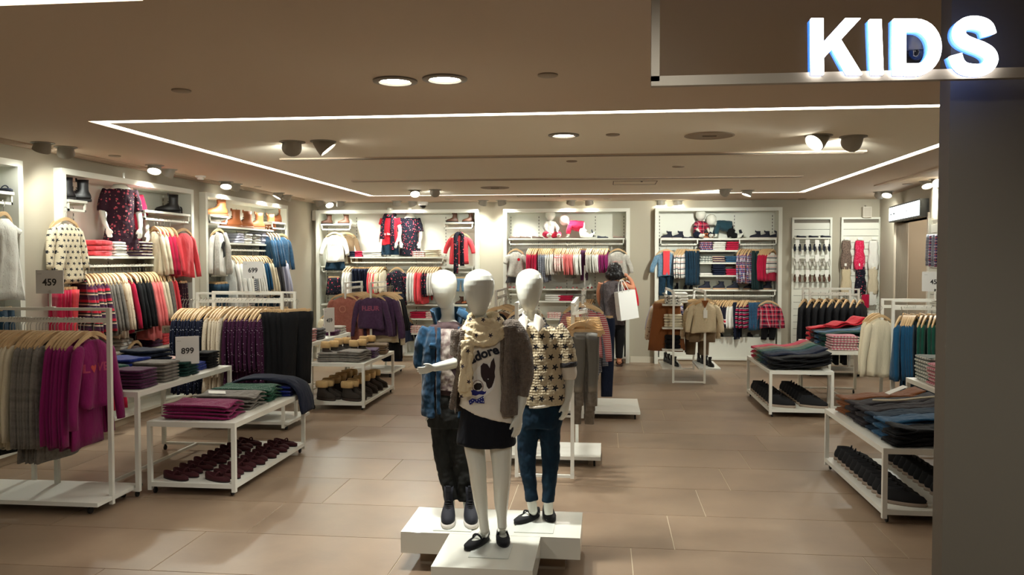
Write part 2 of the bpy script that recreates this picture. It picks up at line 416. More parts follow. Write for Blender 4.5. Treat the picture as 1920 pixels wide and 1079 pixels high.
G(290, 310, (-4.0, 6.6, .5), 'glowing swivel spotlight above the floral dress mannequin'); G(316, 318, (LW, 7.9, 1.3), 'grey swivel spotlight just beside the glowing one above the floral dress')
G(424, 341, (-4.0, 8.3, .5), 'swivel spotlight with bright lens before the tan boots bay'); G(441, 345, (LW, 9.9, 1.3), 'grey swivel spotlight beside the bright one before the tan boots bay')
G(522, 362, (LW, 10.5, 1.2), 'swivel spotlight over the tan boots bay, nearer of its pair'); G(538, 366, (LW, 11.3, 1.2), 'swivel spotlight over the tan boots bay, farther of its pair')
G(597, 377, (-3.9, BWY, 1.4), 'bright swivel spotlight in the far left corner of the ceiling'); G(617, 379, (-3.4, 11.5, .6), 'half-lit swivel spotlight beside the bright one in the far corner')
G(638, 378, (-4.0, BWY, 1.0), 'grey swivel spotlight over the left boots of the rear bay')
G(744, 377, (-3.3, BWY, 1.3), 'grey swivel spotlight beside the dome camera, left of its pair', power=.6); G(773, 378, (-2.7, BWY, 1.3), 'grey swivel spotlight touching the dome camera', power=.6)
G(906, 376, (-2.3, BWY, 1.2), 'swivel spotlight over the pier between the first two rear bays, left of its pair', power=1); G(940, 376, (-1.3, BWY, 1.3), 'swivel spotlight over the pier between the first two rear bays, right of its pair')
G(1071, 376, (-.9, BWY, 1.2), 'swivel spotlight above the crawling baby in red, left of its pair'); G(1104, 376, (0, BWY, 1.3), 'swivel spotlight above the crawling baby in red, right of its pair')
G(1239, 376, (.9, BWY, 1.3), 'swivel spotlight over the boyswear bay, leftmost of four'); G(1271, 376, (1.3, BWY, 1.1), 'swivel spotlight over the boyswear bay, second of four')
G(1410, 376, (2.0, 11.9, .7), 'glaring white swivel spotlight over the boyswear bay'); G(1450, 377, (2.2, BWY, 1.2), 'swivel spotlight over the boyswear bay, last of four')
G(1595, 377, (3.3, BWY, 1.3), 'swivel spotlight hanging before the two slatted panels')
G(1650, 360, (3.9, BWY, 1.2), 'bright swivel spotlight near the fitting room sign, left of its pair'); G(1664, 359, (3.0, 10.5, .5), 'bright swivel spotlight near the fitting room sign, right of its pair')
G(1738, 340, (3.7, 9.3, 1.0), 'grey swivel spotlight half hidden by the shopfront pier, left of its pair'); G(1757, 336, (3.6, 8.0, 1.0), 'grey swivel spotlight half hidden by the shopfront pier, right of its pair')
G(548, 266, (-4.0, 9.5, .9), 'pale cone spotlight in the strip-lit ceiling, farther from the first downlight', big=1.15); G(606, 265, (-.6, 6.6, .6), 'slanted cone spotlight with a bright edge in the strip-lit ceiling', big=1.15)
G(1535, 254, (-.3, 5.2, .6), 'large bright swivel spotlight in the strip-lit ceiling near the shopfront pier', big=1.15); G(1600, 256, (1.7, 10.5, .8), 'large white cup spotlight with its lens turned aside near the shopfront pier', big=1.15, power=2)
G(778, 357, (-2.0, 9.2, .5), 'dazzling small spotlight in the far part of the strip-lit ceiling'); G(816, 356, (-3.0, BWY, 1.2), 'unlit looking spotlight beside the dazzling small one', power=.8)
G(1402, 357, (1.2, 11, .8), 'bright spotlight in the far corner of the strip-lit ceiling'); G(1361, 355, (.6, BWY, 1.2), 'faint spotlight beside the bright one in the far strip-lit corner', power=2.2)
def disc(px, py, r, lab, name='ceiling_sensor', mat=None, t=.006, cat='sensor', y=None):
    c = CP(px, py); o = MB().lathe([(r, 0), (r, -t), (r*.86, -t*1.5), (.002, -t*1.6)], 28).build(name, mat or plain('sensor_cover', (150, 134, 114), .6), None, loc=c, auto=40)
    return tag(o, lab, cat)
disc(340, 169, .05, 'small flush sprinkler cover in the darker ceiling, above the light strip corner', 'sprinkler_cover', cat='cover')
disc(1027, 140, .05, 'small flush sprinkler cover right of the two downlights', 'sprinkler_cover', cat='cover')
disc(215, 292, .05, 'small flush sprinkler cover above the first side bays', 'sprinkler_cover', cat='cover')
disc(482, 350, .05, 'small flush sprinkler cover before the tan boots bay', 'sprinkler_cover', cat='cover')
disc(1149, 252, .05, 'small pale sprinkler cover right of the single downlight', 'sprinkler_cover', cat='cover')
disc(1072, 302, .05, 'small pale sprinkler cover between the two slot diffusers, behind the single downlight', 'sprinkler_cover', cat='cover')
disc(1272, 312, .06, 'small pale sprinkler cover between the two slot diffusers, towards the boyswear bay', 'sprinkler_cover', cat='cover')
disc(842, 374, .06, 'tiny sprinkler cover over the first rear bay', 'sprinkler_cover', cat='cover')
disc(1139, 373, .06, 'tiny sprinkler cover over the second rear bay', 'sprinkler_cover', cat='cover')
disc(1504, 373, .06, 'tiny sprinkler cover right of the boyswear bay', 'sprinkler_cover', cat='cover')
disc(1702, 345, .06, 'tiny sprinkler cover above the fitting room sign', 'sprinkler_cover', cat='cover')
for px, py, lab in ((1330, 254, 'round flush ceiling speaker near the slot diffuser'), (928, 352, 'round flush ceiling speaker in the far strip-lit ceiling')):
    c = CP(px, py); R = empty('ceiling_speaker', lab, 'speaker', c)
    MB().lathe([(.18, 0), (.18, -.005), (.165, -.008), (.16, -.004), (.002, -.004)], 40).build('grille', plain('speaker_grille', (158, 142, 122), .7), R, auto=30)
    MB().box(-.05, .05, -.012, .012, -.01, -.003).build('emblem', plain('speaker_bar', (120, 106, 92), .6), R)
def diffuser(x0, x1, y, lab, w_=.09, along='x', y1=None):
    R = empty('slot_diffuser', lab, 'air vent', (0,0,0))
    if along == 'x':
        MB().box(x0, x1, y-w_/2, y+w_/2, ZC-.004, ZC).build('recess', DARK, R)
        for k in range(3):
            q = y-w_/2+w_*k/2; MB().box(x0-.02, x1+.02, q-.007, q+.007, ZC-.012, ZC).build('blade', GREYM if k == 1 else CEILP, R)
    else:
        MB().box(x0-w_/2, x0+w_/2, y, y1, ZC-.004, ZC).build('recess', DARK, R)
        for k in range(5):
            q = x0-w_/2+w_*k/4; MB().box(q-.006, q+.006, y, y1, ZC-.012, ZC).build('blade', CEILP, R)
diffuser(CP(528, 297).x, CP(1604, 289).x, CP(1060, 291).y, 'long slot diffuser nearer the shopfront in the strip-lit ceiling')
diffuser(CP(660, 338).x, CP(1492, 334).x, CP(1060, 335).y, 'long slot diffuser deeper in the strip-lit ceiling')
diffuser(XL+.16, 0, 3.2, 'slot diffuser along the side wall above the girls bays', .13, 'y', 12.0)
diffuser(3.28, 0, 7.6, 'slot diffuser leading to the fitting room sign', .06, 'y', 10.6)
for px, py, a, b, lab in ((1190, 343, .5, .45, 'square access hatch outlined in the far strip-lit ceiling'), (1010, 368, .6, .25, 'narrow access hatch above the second rear bay')):
    c = CP(px, py); m = MB()
    for s_ in (-1, 1): m.box(-a/2, a/2, s_*b/2-.004, s_*b/2+.004, -.003, 0); m.box(s_*a/2-.004, s_*a/2+.004, -b/2, b/2, -.003, 0)
    R = tag(m.build('access_hatch', plain('hatch_gap', (90, 74, 60), .8), None, loc=c), lab, 'hatch')
    MB().lathe([(.012, 0), (.012, -.006), (.001, -.007)], 10).build('latch', DARK, R, loc=(a*.15, -b*.35, 0))
c = CP(376, 330); R = empty('smoke_detector', 'small white smoke detector on the ceiling beside the side spotlights', 'detector', c)
MB().lathe([(.055, 0), (.055, -.012), (.045, -.02)], 24).build('base', TAGW, R, auto=40); MB().lathe([(.036, -.02), (.036, -.035), (.03, -.042), (.002, -.043)], 24).build('sensor_head', TAGW, R, auto=40)
c = CP(793, 379); R = empty('dome_camera', 'white dome security camera on the ceiling before the first rear bay', 'camera', c)
MB().lathe([(.085, 0), (.085, -.03), (.07, -.055)], 28).build('housing', TAGW, R, auto=40); MB().ell((0,0,-.055), (.052,.052,.05), 10).build('dome', plain('smoked_dome', (20, 18, 18), .1), R, smooth=True)
for p, rz, lab in ((V((-4.6, YB-.03, 2.3)), 0, 'small white wall speaker high in the far left corner'), (V((3.86, YB-.03, 2.3)), 0, 'small white wall speaker high above the slatted panels')):
    R = empty('wall_speaker', lab, 'speaker', p, rz)
    MB().box(-.06, .06, -.09, 0, -.08, .08).build('cabinet', plain('speaker_cabinet', (205, 198, 184), .5), R); MB().box(-.05, .05, -.096, -.09, -.07, .07).build('grille', plain('speaker_front', (180, 172, 158), .8), R); MB().bar((0, -.01, .06), (0, .03, .1), .02).build('bracket', GREYM, R)
# ------------------------------------------------------------------ lettered glass sign
SY = 2.28
zb = WY(1500, 148, SY).z; xa = WY(1228, 75, SY).x
R = empty('glass_sign', 'glass sign panel with slim frame and glowing letters spelling KIDS', 'sign', (xa, SY, 0))
gm = NT('smoked_glass'); gm.b.inputs['Base Color'].default_value = (.62, .6, .58, 1)
tr = gm.n('ShaderNodeBsdfTransparent', {'Color': (.80, .79, .78)}); gl = gm.n('ShaderNodeBsdfGlossy', {'Color': (1, 1, 1), 'Roughness': .35}); mx = gm.n('ShaderNodeMixShader', {'Fac': .002})
gm.t.links.new(tr.outputs[0], mx.inputs[1]); gm.t.links.new(gl.outputs[0], mx.inputs[2]); gm.t.links.new(mx.outputs[0], gm.t.nodes['Material Output'].inputs[0])
MB().box(.01, 2.6, -.003, .003, zb, ZC).build('glass_panel', gm.m, R)
fm = plain('sign_frame_metal', (150, 138, 122), .4, .3)
MB().box(-.01, 2.6, -.012, .012, zb-.012, zb+.014).build('bottom_rail', fm, R); MB().box(-.01, .012, -.012, .012, zb, ZC).build('side_rail', fm, R)
LG = glow('letter_face', (250, 252, 255), 9); LS = glow('letter_side', (50, 120, 255), 1.3, (120, 160, 220))
def letter(polys, ch):
    m = MB()
    for p in polys: m.prism(p, -.03, -.016, 0); m.prism(p, -.0155, .012, 1)
    return m.build('letter', [LG, LS], R)
def pz(px, py): q = WY(px, py, SY-.03); return (q.x-xa, q.z)
def stroke(pts, wd):      # ribbon of quads round a centre line in picture pixels
    out = []
    L_ = []; Rr = []
    for i, p in enumerate(pts):
        a = pts[max(i-1, 0)]; b = pts[min(i+1, len(pts)-1)]; dx, dy = b[0]-a[0], b[1]-a[1]; l_ = hypot(dx, dy); nx, ny = -dy/l_*wd/2, dx/l_*wd/2
        L_.append((p[0]+nx, p[1]+ny)); Rr.append((p[0]-nx, p[1]-ny))
    for i in range(len(pts)-1): out.append([pz(*L_[i]), pz(*L_[i+1]), pz(*Rr[i+1]), pz(*Rr[i])])
    return out
letter([[pz(1521, 34), pz(1544, 34), pz(1545, 139), pz(1522, 139)]]+[[pz(1545, 78), pz(1585, 34), pz(1614, 34), pz(1576, 75), pz(1545, 108)]]+[[pz(1562, 89), pz(1577, 74), pz(1617, 139), pz(1589, 139)]], 'K')
letter([[pz(1631, 36), pz(1653, 36), pz(1657, 139), pz(1635, 139)]], 'I')
dcurve = [(1699+0, 46)]+[(1718+37*sin(a), 88-42*cos(a)*1) for a in [radians(k) for k in range(0, 181, 12)]]+[(1699, 130)]
letter([[pz(1676, 35), pz(1699, 35), pz(1699, 140), pz(1676, 140)]]+stroke(dcurve, 22), 'D')
scv = [(1858, 64), (1853, 50), (1842, 43), (1826, 40.5), (1810, 44), (1801, 54), (1801, 66), (1810, 76), (1826, 83), (1844, 90), (1857, 99), (1861, 111), (1855, 123), (1843, 130), (1826, 131), (1808, 127), (1798, 117), (1793, 102)]
scp, _ = spline([V((a, b, 0)) for a, b in scv], [0]*len(scv), 3)
letter(stroke([(p.x, p.y) for p in scp], 22), 'S')
q = WY(1718, 62, 2.29); R = empty('dome_camera', 'dark dome security camera seen through the letter D', 'camera', (q.x, 2.26, q.z))
R.location = WY(1717, 92, 2.33)
MB().lathe([(.034, .05), (.036, 0), (.032, -.008)], 24).build('housing', plain('dome_housing', (84, 78, 72), .5), R, auto=40); MB().ell((0,0,-.012), (.03,.03,.032), 10).build('dome', plain('smoked_dome', (20, 18, 18), .1), R, smooth=True)
MB().bar((0, 0, .05), (0, .06, .055), .015).build('bracket', plain('dome_housing', (84, 78, 72), .5), R)
# fitting-room light box on the right wall
s0, s1 = rs(1682), rs(1742)
za = WY(1678, 391, (RA+RD*s0).y).z; zb2 = WY(1678, 415, (RA+RD*s0).y).z
R = empty('light_box_sign', 'glowing white light box sign in black case over the fitting room opening', 'sign', (0,0,0))
def rwp(name, a, b, z0, z1, d0, d1, mat):
    m = MB(); q = [RA+RD*a-RN*d0, RA+RD*b-RN*d0, RA+RD*b-RN*d1, RA+RD*a-RN*d1]
    m.loft([[(p.x, p.y, z0) for p in q], [(p.x, p.y, z1) for p in q]]); return m.build(name, mat, R)
rwp('case', s0, s1, zb2-.02, za+.02, .003, .1, plain('black_case', (24, 24, 26), .4)); rwp('face', s0+.02, s1-.02, zb2, za, .1, .105, glow('sign_face', (235, 248, 250), 2.2))
for k in range(9):
    a = s0+.1+(s1-s0-.2)*k/8
    if k in (2,): continue
    rwp('lettering', a, a+.02+(.05 if k < 2 else 0), za-.1, za-.08, .105, .108, BLACKP)
    if k > 3: rwp('lettering', a, a+.02, za-.21, za-.195, .105, .108, BLACKP)

for k, (x, y, lab) in enumerate(((-2.2, 1.0, 'added unseen downlight over the mall walkway, towards the side bays'), (.2, 1.0, 'added unseen downlight over the mall walkway, in the middle'), (2.6, 1.0, 'added unseen downlight over the mall walkway, beside the pier'))):  # unseen downlights added to light the pier and mannequins from the front
    R = empty('recessed_downlight', lab, 'ceiling light', (x, y, ZC)); MB().lathe([(.112, 0), (.112, -.008), (.082, -.012), (.075, -.002)], 32).build('trim_ring', plain('downlight_ring', (120, 112, 100), .4), R); MB().lathe([(.074, -.003), (.03, -.006), (.002, -.007)], 28).build('lens', glow('downlight_lens', (255, 252, 246), 22), R)
    L = light('spot_lamp', 'SPOT', (0,0,-.02), LAMP*MALL_FILL, (.98, 1, .93), spot_size=radians(120), spot_blend=.8, shadow_soft_size=.06, rot=(radians(25), 0, 0)); L.parent = R
q = RA+RD*((sa+sb)/2)+RN*.7; L = light('corridor_fill_lamp', 'POINT', (q.x, q.y, 2.3), 14, (1, .93, .8), shadow_soft_size=.1)  # unseen lamp added to brighten the opening
# slatted panel on the right wall beside the pier
R = empty('slatted_panel', 'white slatted wall panel beside the shopfront pier', 'display panel')
sp = rs(1750)
rwp('backing', sp, sp+1.2, .2, 2.05, 0.001, .012, plain('slat_groove', (120, 112, 100), .7)); rwp('side_rail', sp, sp+.03, .2, 2.07, .001, .05, BAYW)
for k in range(18): rwp('slat', sp+.03, sp+1.2, .2+.1*k+.003, .2+.1*k+.097, .012, .03, BAYW)
# ================================================================== goods builders
GC = {}
def gmesh(kind, W, L, seed=0, sl=None, T=.05):
    """a hanging garment; origin on the rail, front towards -y"""
    key = (kind, W, L, seed, sl, T)
    if key in GC: return GC[key]
    rg = random.Random(hash((kind, seed, int(W*1000), int(L*1000))) % 9999 if False else seed*31+int(W*1000)+int(L*1000))
    m = MB(); n = 24; rings = []
    ph = [rg.uniform(0, 6.28) for _ in range(4)]
    z0 = -.125
    if kind in ('top', 'dress', 'jacket', 'vest'):
        flare = {'top': 1.0, 'dress': 1.28, 'jacket': 1.02, 'vest': 1.0}[kind]
        st = [(0, .13, .4), (.014, .21, .5), (.036, .31, .65), (.062, .39, .8), (.09, .43, .9), (.16, .385, 1.0)]
        prof = [(d, a*W, b*T) for d, a, b in st]
        for k in range(1, 9):
            t = k/8; d = .16+(L-.16)*t
            hw = W*(.385+.05*t)*(1+(flare-1)*max(0, (t-.25)/.75) if kind == 'dress' else 1)
            prof.append((d, hw, T*(1.0+.15*t)))
        for d, a, b in prof:
            t = min(1, d/L); R_ = []
            for j in range(n):
                th = 2*pi*j/n; c_, s_ = cos(th), sin(th)
                fx = 1+.05*t*sin(3*th+ph[0]); fy = 1+.55*t*sin(5*th+ph[1]+t*2)+.2*t*sin(9*th+ph[2])
                x = a*(abs(c_)**.8)*(1 if c_ > 0 else -1)*fx; y = b/2*(abs(s_)**.8)*(1 if s_ > 0 else -1)*fy
                R_.append((x+.012*t*sin(ph[3]+3*t), y, z0-d+.02*max(0, 1-d/.05)*abs(c_)*0 - .012*t*sin(2*th+ph[1])))
            rings.append(R_)
        m.loft(rings)
        if kind != 'vest':
            s_len = sl if sl is not None else min(.42, L*.85)
            for sd in (-1, 1):
                x0 = sd*(W*.41); q = rg.uniform(-.012, .02)
                pts = [(x0*.75, 0, z0-.05), (x0*1.0, 0, z0-.08), (x0*1.24, -.004, z0-.08-s_len*.3), (x0*1.42+sd*q, -.014, z0-.07-s_len*.65), (x0*1.5+sd*q, -.024, z0-.06-s_len)]
                m.tube(pts, [.026, .045, .042, .036, .031], n=10, sub=2, flat=min(.75, max(.35, T*9)))
    else:       # trousers / skirt from a clip hanger
        hw = W/2
        if kind == 'skirt':
            for k in range(7):
                t = k/6; R_ = []
                for j in range(n):
                    th = 2*pi*j/n; c_, s_ = cos(th), sin(th)
                    R_.append((hw*(1+.35*t)*(abs(c_)**.7)*(1 if c_ > 0 else -1), T/2*(1+.3*t)*(abs(s_)**.8)*(1 if s_ > 0 else -1)*(1+.4*t*sin(6*th+ph[0])), -.1-L*t))
                rings.append(R_)
            m.loft(rings)
        else:
            for sd in (-1, 1):
                rings = []
                for k in range(9):
                    t = k/8; R_ = []; cx = sd*hw*(.5+.04*t); a = hw*(.52-.14*t)
                    if t < .25: a = hw*.56
                    for j in range(14):
                        th = 2*pi*j/14; c_, s_ = cos(th), sin(th)
                        R_.append((cx+a*(abs(c_)**.6)*(1 if c_ > 0 else -1)+.006*sin(4*t+ph[0]), T/2*(abs(s_)**.7)*(1 if s_ > 0 else -1)*(1+.2*sin(3*th+ph[1]+4*t)), -.1-L*t))
                    rings.append(R_)
                m.loft(rings)
    me = m.mesh(kind, WHITE, True); GC[key] = me; return me
def withmat(me, mat, key=None):
    k = ('mm', me.name, mat.name)
    if k in GC: return GC[k]
    c = me.copy(); c.materials.clear(); c.materials.append(mat); GC[k] = c; return c
def hanger_meshes(W=.36, clip=False):
    k = ('hg', W, clip)
    if k in GC: return GC[k]
    m = MB()
    if clip:
        m.bar((-W/2, 0, -.085), (W/2, 0, -.085), .014, .02)
        for s_ in (-1, 1): m.box(s_*W*.38-.014, s_*W*.38+.014, -.018, .018, -.125, -.08)
    else:
        pts = [(-W/2, .012, -.168), (-W*.38, .004, -.128), (-W*.15, 0, -.092), (0, 0, -.083), (W*.15, 0, -.092), (W*.38, .004, -.128), (W/2, .012, -.168)]
        P, R_ = spline([V(p) for p in pts], [.011, .014, .016, .016, .016, .014, .011], 2)
        rings = []
        for p, r in zip(P, R_): rings.append([p+V((0, r*.62*c_, r*1.25*s_)) for c_, s_ in ((1, -.7), (1, .7), (-1, .7), (-1, -.7))])
        m.loft(rings)
    hk = MB(); hk.tube([(0,0,-.075), (0,0,-.035), (.012,0,-.02), (.02,0,-.004), (.012,0,.012), (0,0,.0165), (-.012,0,.012), (-.018,0,.002)], .0022, 6, sub=2)
    GC[k] = (m.mesh('hanger', WOOD, False), hk.mesh('hook', CHROME, True)); return GC[k]
def garment(kind, mat, loc, rot, label, group=None, W=.34, L=.5, seed=0, sl=None, T=.05, name=None, cat=None, hw=None, hang=True):
    nm = name or {'top': 'long_sleeved_shirt', 'dress': 'dress', 'jacket': 'jacket', 'vest': 'vest', 'trousers': 'trousers', 'skirt': 'skirt'}[kind]
    me = withmat(gmesh(kind, W, L, seed, sl, T), mat)
    o = put(nm, me, None, loc, rot); tag(o, label, cat or {'long_sleeved_shirt': 'top'}.get(nm, nm.replace('_', ' ')), group)
    if hang:
        a, b = hanger_meshes(hw or (round(W*.92, 3)), kind in ('trousers', 'skirt'))
        h = put('hanger', a, o); put('hook', b, h)
    return o
def run(p, q, items, group, face, T=.05, jit=4, slope=0):
    """garments packed along a rail from p to q; items = (count, kind, material, label, opts)"""
    p = V(p); q = V(q); tot = sum(i[0] for i in items); k = 0; out = []; sp = (q-p).length/tot*1.15; q_ = lambda t: round(max(.018, min(t, sp)), 3)
    for it in items:
        n, kind, mat, lab = it[:4]; opt = dict(it[4]) if len(it) > 4 else {}
        for i in range(n):
            t = (k+.5)/tot; pos = p+(q-p)*t; k += 1
            o = garment(kind, mat, pos, radians(face+random.uniform(-jit, jit)), lab, group+', '+lab if n > 1 else None, seed=i % 3, T=q_(opt.get('T', T)), **{a: b for a, b in opt.items() if a not in ('T',)})
            o.rotation_euler.y = radians(random.uniform(-1.5, 1.5)); out.append(o)
    return out
# ---- folded goods
def foldmesh(w_, d, h, seed=0, waves=0.0, lobes=1):
    key = ('f', w_, d, h, seed, waves)
    if key in GC: return GC[key]
    rg = random.Random(seed); m = MB(); a1, a2 = rg.uniform(0, 6), rg.uniform(0, 6)
    for lb in range(lobes):
        z0 = h*lb/lobes; hh = h/lobes; rings = []; ins = 0 if lb == lobes-1 else .004
        for i, y in enumerate([-.5, -.48, -.4, -.2, 0, .2, .4, .48, .5]):
            e = {0: .55, 1: .85, 7: .85, 8: .55}.get(i, 1.0); R_ = []
            for j in range(16):
                th = 2*pi*j/16; c_, s_ = cos(th), sin(th)
                x = (w_/2-ins)*(abs(c_)**.35)*(1 if c_ > 0 else -1)*(1-.02*(1-e)); z = hh/2*(abs(s_)**.5)*(1 if s_ > 0 else -1)*e
                wz = waves*sin(y*7+a1+x*5)*(.6+.4*sin(x*9+a2)) if waves else 0
                R_.append((x, y*d+.004*sin(a2+x*20), z0+hh/2+z+wz+.0015*sin(x*40+a1+y*12)))
            rings.append(R_)
        m.loft(rings)
    GC[key] = m.mesh('folded_garment', WHITE, True); return GC[key]
def stack(base, n, mats, label, w_=.22, d=.26, h=.026, rot=0, name='folded_shirt', group=None, jit=.006, waves=0, cat='folded clothing', lift=None):
    x, y, z = base; out = []
    if not isinstance(mats, (list, tuple)): mats = [mats]
    for i in range(n):
        me = withmat(foldmesh(w_, d, h, i % 3, waves), mats[i % len(mats)])
        o = put(name, me, None, (x+random.uniform(-jit, jit), y+random.uniform(-jit, jit), z+i*(lift or h)), rot+radians(random.uniform(-3, 3)))
        tag(o, label, cat, 'stack of '+label if n > 1 else None); out.append(o)
    return out
# ---- shoes: toe towards -y
SH = {}
def shoeset(kind, L, mats):
    key = (kind, L, tuple(m.name for m in mats))
    if key in SH: return SH[key]
    W = L*.37; n = 28
    def outline(k, z, oy=0.0, kx=None, ky=None, zf=None):
        kx = kx or k; ky = ky or k; out = []
        for j in range(n):
            a = 2*pi*j/n; ca, sa = cos(a), sin(a)
            wd = W/2*(.86+.14*ca)*kx*(1+.05*sa*ca); x = sa*wd; y = -L/2*ca*ky+oy
            out.append(V((x, y, z if zf is None else z+zf(ca))))
        return out
    parts = []; up, so = mats[0], mats[1]
    if kind in ('flat', 'moccasin', 'ballet'):
        H = L*.2; hs = .006
        s_ = MB().loft([outline(.93, 0), outline(.98, .003), outline(.97, hs+.002)]); parts.append(('sole', s_.mesh('sole', so, True), []))
        u = MB(); zt = lambda ca: H*(.62 if ca > .2 else .62+.38*min(1, (.2-ca)/1.0))
        rings = [outline(.955, hs), outline(.985, hs+H*.35)]
        rim = outline(1, 0, oy=L*.12, kx=.72, ky=.68); base2 = outline(.95, 0)
        rr = []
        for j, p in enumerate(rim):
            ca = cos(2*pi*j/n); p.z = hs+zt(ca); rr.append(p)
        mid = [V((p.x*.5+q.x*.5, p.y*.5+q.y*.5, hs+zt(cos(2*pi*j/n))*.93)) for j, (p, q) in enumerate(zip(rim, outline(.985, 0)))]
        rings += [[V((a.x*.78+b.x*.22, a.y*.78+b.y*.22, hs+zt(cos(2*pi*j/n))*.72)) for j, (a, b) in enumerate(zip(outline(.99, 0), rim))], mid, rr, [V((p.x*.95, (p.y-L*.12)*.95+L*.12, p.z-.003)) for p in rr], [V((p.x*.9, (p.y-L*.12)*.9+L*.12, hs+.004)) for p in rr]]
        u.loft(rings); parts.append(('upper', u.mesh('upper', up, True), []))
        if kind == 'flat':
            t_ = MB(); pts = [(-W*.33, -L*.0, H*.55), (-W*.27, -L*.02, H*.95), (-W*.1, -L*.04, H*1.22), (W*.1, -L*.04, H*1.22), (W*.27, -L*.02, H*.95), (W*.33, 0, H*.55)]
            t_.tube(pts, L*.022, 8, sub=3); parts.append(('strap', t_.mesh('strap', up, True), []))
        else:
            t_ = MB(); t_.tube([(-W*.2, -L*.2, H*.72), (0, -L*.23, H*.85), (W*.2, -L*.2, H*.72)], L*.025, 8, sub=3); parts.append(('bow', t_.mesh('bow', up, True), []))
    else:
        hs = L*.09 if kind == 'sneaker' else L*.1
        tall = {'sneaker': .3, 'hitop': .5, 'boot': .66, 'furboot': .62}[kind]*L
        s_ = MB().loft([outline(.95, 0), outline(1.0, .004), outline(.99, hs)]); parts.append(('sole', s_.mesh('sole', so, True), []))
        u = MB(); oy = L*.22; kx = .62 if kind != 'furboot' else .8; ky = .36 if kind != 'furboot' else .42
        toe = L*.2
        def blend(t, z):   # t 0 = whole foot, 1 = ankle
            return [V((a.x*(1-t)+b.x*t, a.y*(1-t)+b.y*t, z)) for a, b in zip(outline(.965, 0), outline(1, 0, oy, kx, ky))]
        rings = [outline(.94, hs), outline(.975, hs+toe*.3), blend(.12, hs+toe*.68), blend(.45, hs+toe*.98), blend(.78, hs+toe*1.2), blend(1.0, hs+toe*1.6)]
        ztop = hs+tall
        if ztop > hs+toe*1.6+.01: rings += [blend(1.0, (ztop+hs+toe*1.6)/2), outline(1, ztop, oy, kx*1.06, ky*1.06)]
        last = rings[-1]; zl = last[0].z; c0 = V((0, oy, 0))
        rings += [[V((p.x*.88, (p.y-oy)*.88+oy, zl)) for p in last], [V((p.x*.8, (p.y-oy)*.8+oy, zl-.03)) for p in last]]
        u.loft(rings); parts.append(('upper', u.mesh('upper', up, True), []))
        if kind == 'furboot':
            c_ = MB(); rg = []
            for k, (zz, e) in enumerate([(-.052, 1.12), (-.05, 1.22), (-.01, 1.26), (.01, 1.2), (.016, 1.05), (.01, .9), (-.02, .84)]):
                R_ = []
                for j in range(56):
                    a = 2*pi*j/56; rib = 1+(.035 if j % 2 else 0)*(k < 5)
                    R_.append((sin(a)*W/2*kx*.86*e*rib*1.1, oy-cos(a)*L/2*ky*e*rib*1.1, ztop+zz))
                rg.append(R_)
            c_.loft(rg, cap=False); parts.append(('cuff', c_.mesh('cuff', mats[2], True), []))
        else:
            l_ = MB(); nl = 4 if kind == 'sneaker' else 6
            for k in range(nl):
                t = (k+.5)/nl; yy = -L*.14+(oy-L*ky/2+L*.14)*min(1, t*1.25); zz = hs+toe*(.86+.8*t) if t < .7 else hs+toe*1.42+(t-.7)*tall*.6
                hw = W*.2
                yf = yy-.004
                l_.tube([(-hw, yf+.006, zz-.004), (0, yf-.006, zz+.004), (hw, yf+.006, zz-.004)], L*.012, 6, sub=2)
            parts.append(('laces', l_.mesh('laces', mats[2], True), []))
            if kind in ('sneaker', 'hitop', 'boot'):
                g_ = MB(); g_.loft([[(-W*.17, oy-L*ky*.5-.01, zl-.02), (W*.17, oy-L*ky*.5-.01, zl-.02), (W*.17, oy-L*ky*.5+.004, zl-.02), (-W*.17, oy-L*ky*.5+.004, zl-.02)], [(-W*.15, oy-L*ky*.5-.012, zl+L*.05), (W*.15, oy-L*ky*.5-.012, zl+L*.05), (W*.15, oy-L*ky*.5-.003, zl+L*.05), (-W*.15, oy-L*ky*.5-.003, zl+L*.05)]])
                parts.append(('tongue', g_.mesh('tongue', up), []))
    SH[key] = parts; return parts
def shoe(kind, loc, rot, mats, label, L=.19, group=None, name=None, parent=None):
    nm = name or {'flat': 'strap_shoe', 'ballet': 'ballet_shoe', 'moccasin': 'moccasin', 'sneaker': 'sneaker', 'hitop': 'high_top_sneaker', 'boot': 'lace_up_boot', 'furboot': 'knit_cuff_boot'}[kind]
    r = put(nm, None, parent, loc, rot)
    if parent is None: tag(r, label, 'shoe' if 'boot' not in nm else 'boot', group)
    for n_, me, _ in shoeset(kind, L, mats): put(n_, me, r)
    return r
def pair(kind, loc, rot, mats, label, L=.19, gap=.085, name=None, skew=0):
    c_, s_ = cos(rot), sin(rot)
    for sd in (-1, 1):
        shoe(kind, (loc[0]+sd*gap/2*c_-sd*skew*s_, loc[1]+sd*gap/2*s_+sd*skew*c_, loc[2]), rot+sd*radians(random.uniform(0, 5)), mats, label, L, 'pair, '+label, name)

